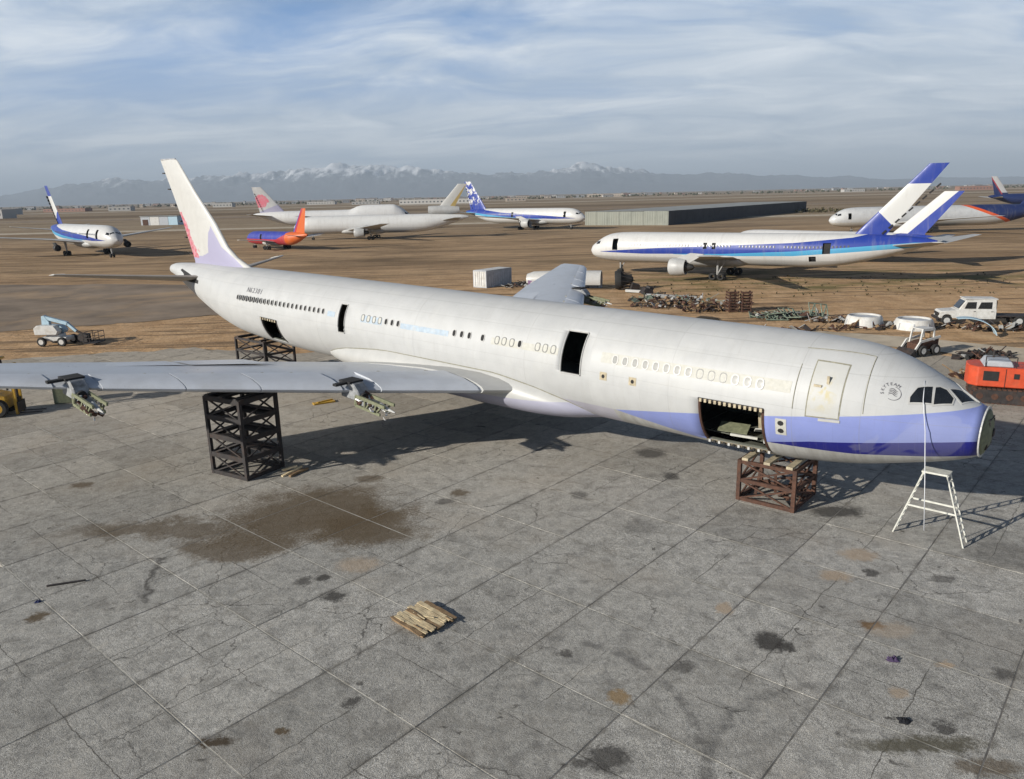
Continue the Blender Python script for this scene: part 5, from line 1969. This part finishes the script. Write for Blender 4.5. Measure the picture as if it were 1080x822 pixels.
for k, (lab, x, y, ln, rz, m_) in enumerate((('pale metal beam lying on the dirt, longest of the loose beams', 21.0, 100.6, 6.2, -.42, M_WPALE), ('grey metal beam lying across dirt next to the longest pale one', 21.9, 99.7, 5.0, -.30, M_GEAR), ('dark crushed metal lump between the burnt engine and the beams', 18.8, 104.4, 1.8, .3, M_BLACKSTEEL), ('white strut reaching from the burnt engine to the dark metal lump', 17.6, 106.6, 3.0, -.5, M_WHITE))):
    mb = MB()
    if k == 2:
        mb.box((0, 0, .45), (1.8, 1.3, .9), Euler((.1, .2, 0)).to_matrix(), taper=.6)
        mb.box((.5, .3, .8), (1.0, .7, .5), Euler((.4, .2, .5)).to_matrix())
    else:
        mb.box((0, 0, .22), (ln, .34, .36))
        mb.box((0, .35, .10), (ln * .9, .3, .14))
    props(mb.build('metal_beam' if k != 2 else 'metal_lump', m_, None, loc=(x, y, .05), rot=(0, .02, rz), bevel=.02), lab, 'scrap metal')

# two stacks of rusty frames
def frame_stack(x, y, rz, n, label):
    t = empty('rusty_frame_stack', (x, y, .05), rz, label, 'steel frame', 'stacked rusty frames')
    for k in range(n):
        z = .14 + k * .34
        mb = MB()
        w = .52 + random.uniform(-.04, .04)
        for a, b in (((-w, -.5), (w, -.5)), ((-w, .5), (w, .5)), ((-w, -.5), (-w, .5)), ((w, -.5), (w, .5))):
            mb.bar((*a, z), (*b, z), .11, .13)
        mb.bar((-w, -.5, z - .12), (w, .5, z + .1), .07, .07)
        for a in ((-w, -.5), (w, .5), (-w, .5), (w, -.5)):
            mb.box((*a, z + .12), (.16, .16, .14))
        mb.build('frame', M_RUST, t)


frame_stack(25.6, 87.6, .1, 7, 'rusty frame stack nearer the burnt engine')
frame_stack(27.1, 87.3, -.1, 7, 'rusty frame stack next to the green scaffold frames')

# green scaffold frames
FL = ['leaning over the others by the white rings', 'lying flat nearest the rusty stacks', 'lying crosswise on another frame', 'tipped up in the middle of the heap', 'lying flat at the back of the heap', 'half under the leaning frame', 'lying flat in the middle of the heap', 'bent and lying at the front of the heap']
for k, (x, y, z, rx, ry, rz) in enumerate(((33.2, 81.6, .9, 1.0, .15, .2), (27.6, 83.0, .15, .05, .05, .3), (29.0, 82.4, .45, -.15, .2, 1.2), (30.2, 82.0, .6, .6, .1, .5), (29.2, 84.0, .3, .1, -.1, .1), (32.4, 82.6, .4, .25, -.1, -.4), (30.8, 81.2, .25, -.1, .1, .9), (28.6, 81.2, .2, .12, .0, -.2))):
    t = obj('scaffold_frame', None, None, (x, y, z + .05), (rx, ry, rz))
    props(t, 'green steel scaffold frame ' + FL[k], 'scaffold frame', 'green scaffold frames')
    for nm, segs in (('side_tube', [((-1.1, -.75), (1.1, -.75)), ((-1.1, .75), (1.1, .75))]), ('cross_tube', [((-1.1, -.75), (-1.1, .75)), ((1.1, -.75), (1.1, .75)), ((-.35, -.75), (-.35, .75)), ((.4, -.75), (.4, .75))]), ('brace_tube', [((-1.1, -.75), (-.35, .75)), ((.4, -.75), (1.1, .75))])):
        for a, b in segs:
            mb = MB()
            mb.tube((*a, 0), (*b, 0), .06, n=7)
            mb.build(nm, M_GREENST, t, smooth=True, angle=40)

# two white engine cowl rings lying flat
for k, (x, y, lab) in enumerate(((35.9, 76.6, 'white round cowl ring lying flat next to the green scaffold frames'), (39.6, 74.0, 'white round cowl ring lying flat between the other ring and the truck'))):
    t = empty('cowl_ring', (x, y, .05), k * 1.1, lab, 'cowl ring', 'white cowl rings')
    mb = MB()
    mb.lathe([(0, 1.78), (.06, 1.84), (.75, 1.72), (1.0, 1.60), (1.06, 1.50), (1.0, 1.40), (.5, 1.45), (.02, 1.55), (0, 1.78)], (0, 0, 0), (0, 0, 1), 36)
    mb.build('ring', M_MACHW, t, smooth=True, angle=40)
    mb = MB()
    mb.lathe([(.90, 1.44), (.86, .8), (.80, .02)], (0, 0, 0), (0, 0, 1), 24)
    mb.build('cover', M_GREYSH, t, smooth=True)
    for q in range(8):
        a = q * .785
        mb = MB()
        mb.box((1.795 * math.cos(a), 1.795 * math.sin(a), .42), (.05, .1, .62), Matrix.Rotation(a, 3, 'Z') @ Matrix.Rotation(-.16, 3, 'Y'))
        mb.build('latch', M_GREYSH, t)

# white crew-cab off-road truck
t = empty('crew_cab_truck', (43.7, 76.4, .05), rad(180 - 14), 'boxy white crew-cab off-road truck with long bare bed', 'truck')
Wd = 1.0
mb = MB()
mb.prism([(.55, .75), (.55, 1.25), (.40, 1.45), (-.9, 1.55), (-1.0, 1.6), (-1.05, .75), (-.62, .75), (-.55, 1.0), (-.3, 1.12), (-.0, 1.12), (.22, 1.0), (.3, .75)], -Wd, Wd)
mb.build('bonnet', M_MACHW, t, bevel=.03)
mb = MB()
mb.prism([(-1.0, .7), (-1.0, 1.62), (-4.5, 1.62), (-4.5, .7)], -Wd, Wd)
mb.build('lower_cab', M_MACHW, t, bevel=.03)
mb = MB()
mb.prism([(-1.15, 1.60), (-1.75, 2.55), (-4.42, 2.62), (-4.5, 1.60)], -Wd * .93, Wd * .93)
mb.build('upper_cab', M_MACHW, t, bevel=.04)
mb = MB()
mb.box((-3.1, 0, 2.66), (2.9, 1.9, .1))
mb.build('roof_panel', M_MACHW, t, bevel=.03)
for sg in (-1, 1):
    for a, b in ((-1.75, -2.65), (-2.95, -4.05)):
        mb = MB()
        y = sg * Wd * .945
        mb.prism([(a + .12, 1.72), (a - .12, 2.36), (b, 2.38), (b, 1.72)], y - .02, y + .02)
        mb.build('side_window', M_GLASS, t)
    for a, b in ((-1.2, -2.75), (-2.8, -4.3)):
        mb = MB()
        y = sg * (Wd + .008)
        mb.prism([(a, .85), (a, 1.58), (b, 1.58), (b, .85)], y - .012, y + .012)
        d_ = mb.build('door', M_MACHW, t)
        mb = MB()
        mb.box((b + .2, y + sg * .03, 1.45), (.2, .05, .05))
        mb.build('handle', M_BLACK, d_)
    mb = MB()
    mb.box((.57, sg * .72, 1.15), (.06, .24, .24))
    mb.build('headlight', M_GLASS, t)
    mb = MB()
    mb.box((-3.0, sg * Wd, .62), (2.6, .12, .12))
    mb.build('step', M_BLACKSTEEL, t)
    add_wheel(t, (-.16, sg * .86, .52), .52, .3, M_WHITE)
    add_wheel(t, (-6.6, sg * .86, .52), .52, .3, M_WHITE)
    mb = MB()
    mb.box((-5.9, sg * .45, .82), (4.8, .12, .2))
    mb.build('chassis_rail', M_BLACKSTEEL, t)
mb = MB()
mb.quads([(-1.16, -.8, 1.7), (-1.16, .8, 1.7), (-1.69, .78, 2.46), (-1.69, -.78, 2.46)], [(0, 1, 2, 3)])
mb.v = [(x + .06, y, z + .03) for x, y, z in mb.v]
mb.build('windscreen', M_GLASS, t)
mb = MB()
mb.box((-4.53, 0, 2.1), (.05, 1.5, .75))
mb.build('rear_window', M_GLASS, t)
mb = MB()
mb.box((.68, 0, .72), (.18, 2.1, .24))
mb.build('bumper', M_BLACKSTEEL, t, bevel=.02)
mb = MB()
mb.box((-6.2, 0, 1.0), (3.3, 2.0, .1))
for x in (-5.0, -5.8, -6.6, -7.4):
    mb.box((x, 0, .9), (.1, 1.9, .12))
mb.build('bed', M_BLACKSTEEL, t)
mb = MB()
mb.box((.565, 0, 1.05), (.05, 1.1, .42))
mb.build('grille', M_BLACK, t)

# bent grey cowl panel in front of the truck
mb = MB()
n = 14
for q in (0, 1):
    for i in range(n + 1):
        a = rad(8 + 100 * i / n)
        for y in (-.75, .75):
            r = 2.2 - q * .06
            mb.v.append((r * math.cos(a) * 1.15, y * (1 - .25 * i / n), r * math.sin(a) * .78))
for q in (0, 1):
    k = q * 2 * (n + 1)
    mb.f += [(k + 2 * i, k + 2 * i + 1, k + 2 * i + 3, k + 2 * i + 2) for i in range(n)]
k = 2 * (n + 1)
mb.f += [(2 * i, 2 * i + 2, k + 2 * i + 2, k + 2 * i) for i in range(n)] + [(2 * i + 1, 2 * i + 3, k + 2 * i + 3, k + 2 * i + 1) for i in range(n)]
mb.f += [(0, 1, k + 1, k), (2 * n, 2 * n + 1, k + 2 * n + 1, k + 2 * n)]
mb.mi = [0] * len(mb.f)
props(mb.build('curved_cowling', M_PALEBLUE, smooth=True, angle=40, loc=(42.3, 70.0, .05), rot=(0, 0, rad(-22))), 'curved grey-blue cowl panel arching in front of the truck', 'cowl panel')

# compact loader
t = empty('compact_loader', (34.2, 62.4, .05), rad(200), 'small white-framed compact loader next to the scrap pile', 'loader')
mb = MB()
mb.prism([(-1.3, .45), (1.0, .45), (1.0, 1.0), (.2, 1.15), (-1.3, 1.3)], -.55, .55)
mb.build('body', M_RUST, t, bevel=.04)
for x in (-.75, .65):
    for y in (-.75, .75):
        add_wheel(t, (x, y, .45), .45, .32, M_MACHW)
for y in (-.52, .52):
    mb = MB()
    mb.bar((-.75, y, 1.2), (-.65, y, 2.15), .12, .12)
    mb.bar((-.65, y, 2.12), (.55, y, 2.12), .12, .12)
    mb.bar((.55, y, 2.15), (.75, y, 1.0), .12, .12)
    mb.build('cab_post', M_MACHW, t)
    mb = MB()
    mb.bar((-1.2, y * 1.35, 1.5), (.9, y * 1.35, 1.2), .12, .18)
    mb.bar((.9, y * 1.35, 1.2), (1.5, y * 1.35, .4), .12, .16)
    mb.build('lift_arm', M_MACHW, t)
mb = MB()
mb.box((-.05, 0, 2.2), (1.3, 1.16, .08))
mb.build('cab_roof', M_MACHW, t)
mb = MB()
mb.box((-.35, 0, 1.3), (.5, .5, .15))
mb.box((-.58, 0, 1.6), (.12, .5, .6))
mb.build('seat', M_WOODDK, t, bevel=.03)
mb = MB()
mb.prism([(1.4, .1), (2.1, .05), (2.15, .12), (1.5, .65)], -.85, .85)
mb.build('bucket', M_BLACKSTEEL, t)

# orange excavator
t = empty('excavator', (32.2, 48.0, 0.0), rad(-24), 'orange tracked excavator at the edge of the concrete beyond the nose', 'excavator')
for y in (-1.1, 1.1):
    prof = []
    for k in range(9):
        a = rad(90 + 180 * k / 8)
        prof.append((-1.65 + .46 * math.cos(a), .48 + .46 * math.sin(a)))
    for k in range(9):
        a = rad(-90 + 180 * k / 8)
        prof.append((1.65 + .46 * math.cos(a), .48 + .46 * math.sin(a)))
    mb = MB()
    mb.prism(prof, y - .24, y + .24)
    tr = mb.build('track', M_BLACKSTEEL, t)
    for k in range(26):
        f = k / 26 * len(prof)
        i = int(f)
        a, b = Vector(prof[i]), Vector(prof[(i + 1) % len(prof)])
    def along(s):
        per = [(Vector(prof[i]) - Vector(prof[(i + 1) % len(prof)])).length for i in range(len(prof))]
        s = s % sum(per)
        for i, q in enumerate(per):
            if s <= q:
                a, b = Vector(prof[i]), Vector(prof[(i + 1) % len(prof)])
                return a.lerp(b, s / q), (b - a).normalized()
            s -= q
        return Vector(prof[0]), Vector((1, 0))
    for k in range(34):
        pnt, dr_ = along(k * .2802)
        ang = math.atan2(dr_.y, dr_.x)
        mb = MB()
        mb.box((pnt.x, y, pnt.y), (.2, .54, .07), Matrix.Rotation(-ang, 3, 'Y'))
        mb.build('track_shoe', M_RUST, tr)
    for x in (-1.65, -.8, 0, .8, 1.65):
        mb = MB()
        mb.lathe([(-.27, .02), (-.27, .2), (.27, .2), (.27, .02)], (x, y, .48), (0, 1, 0), 14)
        mb.build('roller', M_RUST, tr)
mb = MB()
mb.box((0, 0, .75), (1.9, 1.8, .5))
mb.build('undercarriage', M_BLACKSTEEL, t)
mb = MB()
prof = [(-2.35 + .35 * (1 - math.cos(rad(a))), 0) for a in ()]
pts_ = [(-1.9, -1.25), (1.6, -1.25), (1.6, 1.25), (-1.9, 1.25), (-2.35, .8), (-2.45, 0), (-2.35, -.8)]
mb.prism(pts_, 1.08, 2.35, axis='z')
hs_ = mb.build('house', M_ORANGE, t, bevel=.06)
mb = MB()
mb.box((-1.15, -1.262, 1.8), (.85, .03, .62))
for k in range(6):
    mb.box((-1.15, -1.275, 1.56 + .1 * k), (.85, .03, .03))
mb.build('side_grille', M_BLACK, hs_)
mb = MB()
mb.box((.25, -1.262, 1.85), (.30, .03, .34))
mb.build('vent', M_BLACK, hs_)
for x in (-.35, .75):
    mb = MB()
    mb.box((x, -1.265, 1.7), (.03, .02, 1.2))
    mb.build('panel_gap', M_BLACK, hs_)
mb = MB()
mb.prism([(-1.6, 2.36), (.1, 2.36), (-.05, 2.72), (-1.35, 2.75)], -1.05, .9)
mb.build('hood', M_GREYSH, t, bevel=.05)
mb = MB()
for a, b in (((-1.5, -1.1, 2.36), (-1.5, -1.1, 3.05)), ((.2, -1.1, 2.36), (.2, -1.1, 3.05)), ((-1.5, -1.1, 3.05), (.2, -1.1, 3.05))):
    mb.tube(a, b, .03, n=6)
mb.build('handrail', M_BLACKSTEEL, t)
mb = MB()
mb.prism([(1.7, 1.2), (3.0, 1.2), (2.95, 2.2), (2.65, 2.85), (1.75, 2.85)], .25, 1.2)
cb = mb.build('cab', M_ORANGE, t, bevel=.05)
mb = MB()
mb.prism([(1.85, 1.9), (2.8, 1.9), (2.75, 2.3), (2.55, 2.7), (1.87, 2.7)], .22, .24)
mb.build('cab_window', M_GLASS, cb)
for a, b, w in (((1.3, -.2, 2.1), (3.6, -.2, 4.1), .42), ((3.6, -.2, 4.1), (6.2, -.2, 3.2), .38), ((6.1, -.2, 3.3), (6.6, -.2, 1.0), .3)):
    mb = MB()
    mb.bar(a, b, w * .8, w)
    mb.build('boom_arm', M_ORANGE, t, bevel=.03)
mb = MB()
mb.tube((1.5, -.2, 1.6), (3.1, -.2, 3.2), .09)
mb.build('hydraulic_ram', M_ALU, t)
mb = MB()
mb.prism([(6.4, 1.1), (6.9, 1.0), (7.0, .4), (6.5, .05), (6.0, .3), (6.3, .5)], -.7, .3)
mb.build('bucket', M_BLACKSTEEL, t)
mb = MB()
mb.tube((-.9, .3, 2.7), (-.9, .3, 3.2), .07)
mb.build('exhaust', M_BLACKSTEEL, t)

# ------------------------------------------------------------------ long shed, far buildings, far trees
M_SHEDPALE = mat('pale_shed_sheet', (0.27, 0.285, 0.245), 0.6, var=0.12, scale=0.3, dirt=(0.30, 0.30, 0.25), dirt_amt=0.6)
M_SHEDDK = mat('dark_shed_sheet', (0.055, 0.06, 0.068), 0.7, var=0.25, scale=0.3)
M_SHEDROOF = mat('shed_roof_sheet', (0.30, 0.31, 0.30), 0.7, var=0.2, scale=0.2)
t = empty('long_shed', (66, 321.3, .05), 0, 'very long low shed with pale end and dark side wall', 'shed')
p0, p1, p2 = Vector((-32.5, 19, 0)), Vector((0, 0, 0)), Vector((115.5, 155.3, 0))
HS = 5.7
for a, b, n, m_ in ((p0, p1, 7, M_SHEDPALE), (p1, p2, 32, M_SHEDDK), (p2, p2 + p0, 7, M_SHEDPALE), (p2 + p0, p0, 32, M_SHEDDK)):
    u = (b - a).normalized()
    for k in range(n):
        q0, q1 = a.lerp(b, k / n) + u * .06, a.lerp(b, (k + 1) / n) - u * .06
        hh = HS + random.uniform(-.08, .08)
        mb = MB()
        R = Matrix.Rotation(math.atan2(u.y, u.x), 3, 'Z')
        c = (q0 + q1) / 2
        mb.box((c.x, c.y, hh / 2), ((q1 - q0).length, .2, hh), R)
        for r in range(5):
            d_ = q0.lerp(q1, (r + .5) / 5)
            mb.box((d_.x, d_.y, hh / 2), (.12, .34, hh - .2), R)
        mb.build('wall_panel', m_, t)
ctr = p0 / 2
mb = MB()
nrm = Vector((p0.x, p0.y, 0)).normalized()
hf = p0.length / 2
vs = [p1 + Vector((0, 0, HS + .1)), p0 / 2 + Vector((0, 0, HS + .2)), p0 + Vector((0, 0, HS + .1)), p2 + Vector((0, 0, HS + .1)), p2 + p0 / 2 + Vector((0, 0, HS + .2)), p2 + p0 + Vector((0, 0, HS + .1))]
mb.quads(vs, [(0, 1, 4, 3), (1, 2, 5, 4), (0, 2, 1), (3, 4, 5)])
mb.build('roof', M_SHEDROOF, t)

t = empty('storage_building', (-218, 494, .05), rad(-8), 'small grey flat-roofed storage building beyond the nose-on twin-jet', 'building')
for k in range(4):
    mb = MB()
    mb.box((-9 + 6.2 * k, 0, 2.6), (6.0, 8, 5.2 + .3 * (k % 2)))
    mb.build('wall_panel', (M_GREYSH, M_MACHW, M_GREYSH, M_PALEBLUE)[k], t)
mb = MB()
mb.box((.3, 0, 5.5), (25.5, 9, .3))
mb.build('roof', M_SHEDROOF, t)
mb = MB()
mb.box((-9, -4.05, 1.8), (3.6, .2, 3.4))
mb.build('door', M_RUST, t)

rnd = random.Random(21)
M_FAR = [mat('far_wall_pale', (0.45, 0.44, 0.42), .8), mat('far_wall_tan', (0.42, 0.36, 0.30), .8), mat('far_wall_grey', (0.34, 0.35, 0.36), .8), mat('far_wall_brick', (0.30, 0.17, 0.13), .8)]
M_FARROOF = mat('far_roof', (0.22, 0.20, 0.19), .8)
M_FARWIN = mat('far_window', (0.06, 0.07, 0.08), .3)


def far_building(x, y, w, d_, h, m_, label, group, gable):
    t = empty('far_building', (x, y, -.16), rnd.uniform(-.2, .2), label, 'building', group)
    mb = MB()
    mb.box((0, 0, h / 2), (w, d_, h))
    mb.build('wall', m_, t)
    mb = MB()
    if gable:
        mb.prism([(-d_ / 2 - .4, h), (0, h + d_ * .22), (d_ / 2 + .4, h)], -w / 2 - .4, w / 2 + .4, axis='x')
    else:
        mb.box((0, 0, h + .2), (w + .6, d_ + .6, .4))
    mb.build('roof', M_FARROOF if gable else m_, t)
    mb = MB()
    n = max(2, int(w / 7))
    for k in range(n):
        mb.box((-w / 2 + w * (k + .5) / n, -d_ / 2 - .05, h * .5), (w / n * .4, .2, h * .28))
    props(mb.build('window_band', M_FARWIN, t), kind='stuff')


for k, (px, dist, w, h, mi) in enumerate(((470, 1500, 150, 8.5, 0), (395, 1750, 60, 6, 0), (548, 1650, 40, 7, 1), (350, 2000, 70, 7, 0), (90, 1600, 90, 6, 3), (145, 1500, 40, 8, 0), (30, 1300, 30, 9, 2), (250, 1900, 46, 9, 0), (893, 2300, 60, 7, 0), (1020, 1900, 90, 9, 3), (640, 2600, 120, 9, 1), (20, 900, 22, 10, 0))):
    far_building((px - 540) / 805 * dist, dist, w, 24, h, M_FAR[mi],
                 ('very long white warehouse on the plain behind the tri-jet fin', 'short white warehouse next to the very long one', 'tan warehouse behind the blue tailed wide-body',
                  'white warehouse behind the jumbo jet tail', 'low red-brown warehouse behind the nose-on twin-jet', 'small white hall between the main fin and the red-brown warehouse',
                  'grey block at the edge of the field behind the pale grey jet', 'white hall behind the flower-finned jumbo', 'long white warehouse far behind the silver jet nose',
                  'red-brown warehouse behind the dark blue tail', 'long tan warehouse under the snowy peak beyond the shed', 'small tall white hut nearest the pale grey jet')[k], 'warehouses beyond the runways', False)
for k in range(120):
    px = rnd.uniform(-60, 1140)
    dist = rnd.uniform(2400, 4600)
    far_building((px - 540) / 805 * dist, dist, rnd.uniform(9, 42), rnd.uniform(9, 20), rnd.uniform(4, 10), rnd.choice(M_FAR + [M_FAR[0]]),
                 'tiny house in the hazy distant town below the mountains', 'houses of the distant town', rnd.random() < .6)
# distant tree belt
M_FARTREE = mat('far_foliage', (0.07, 0.075, 0.045), .9, var=.4, scale=.2)
mb = MB()
for k in range(900):
    px = rnd.uniform(-120, 1200)
    dist = rnd.choice((rnd.uniform(2200, 2700), rnd.uniform(3000, 5200)))
    x = (px - 540) / 805 * dist
    h = rnd.uniform(3.5, 9)
    r = h * rnd.uniform(.4, .8)
    z0 = rnd.uniform(.15, .3)
    pr_ = [(z0 * h, .05)] + [(h * f, r * g * rnd.uniform(.75, 1.15)) for f, g in ((.3, .7), (.5, 1), (.75, .8))] + [(h, .05)]
    mb.lathe([(-.1, .3), (z0 * h, .25)], (x, dist, -.16), (0, 0, 1), 5)
    mb.lathe(pr_, (x, dist, -.16), (0, 0, 1), 6)
props(mb.build('tree_belt', M_FARTREE), 'far belt of bare dark trees along the edge of the distant town', 'trees', kind='stuff')
# low scrub near the shed and at the lot edges
M_SCRUB = mat('dry_scrub', (0.12, 0.105, 0.055), .95, var=.4, scale=2)
mb = MB()
for k in range(260):
    if k < 90:
        x, y = rnd.uniform(165, 200), rnd.uniform(440, 490)
        s = rnd.uniform(.8, 2.2)
    else:
        x, y = rnd.uniform(18, 75), rnd.uniform(97, 122)
        s = rnd.uniform(.12, .35)
    for q in range(7):
        a = rnd.uniform(0, 6.28)
        b = Vector((x, y, .05))
        tip = b + Vector((math.cos(a) * s * .6, math.sin(a) * s * .6, s * rnd.uniform(.5, 1)))
        sd = Vector((-math.sin(a), math.cos(a), 0)) * s * .22
        mb.quads([b - sd, b + sd, tip + sd * .6, tip - sd * .6], [(0, 1, 2, 3)])
props(mb.build('dry_scrub', M_SCRUB), 'low dry scrub tufts on the dirt around the parked jets', 'scrub', kind='stuff')
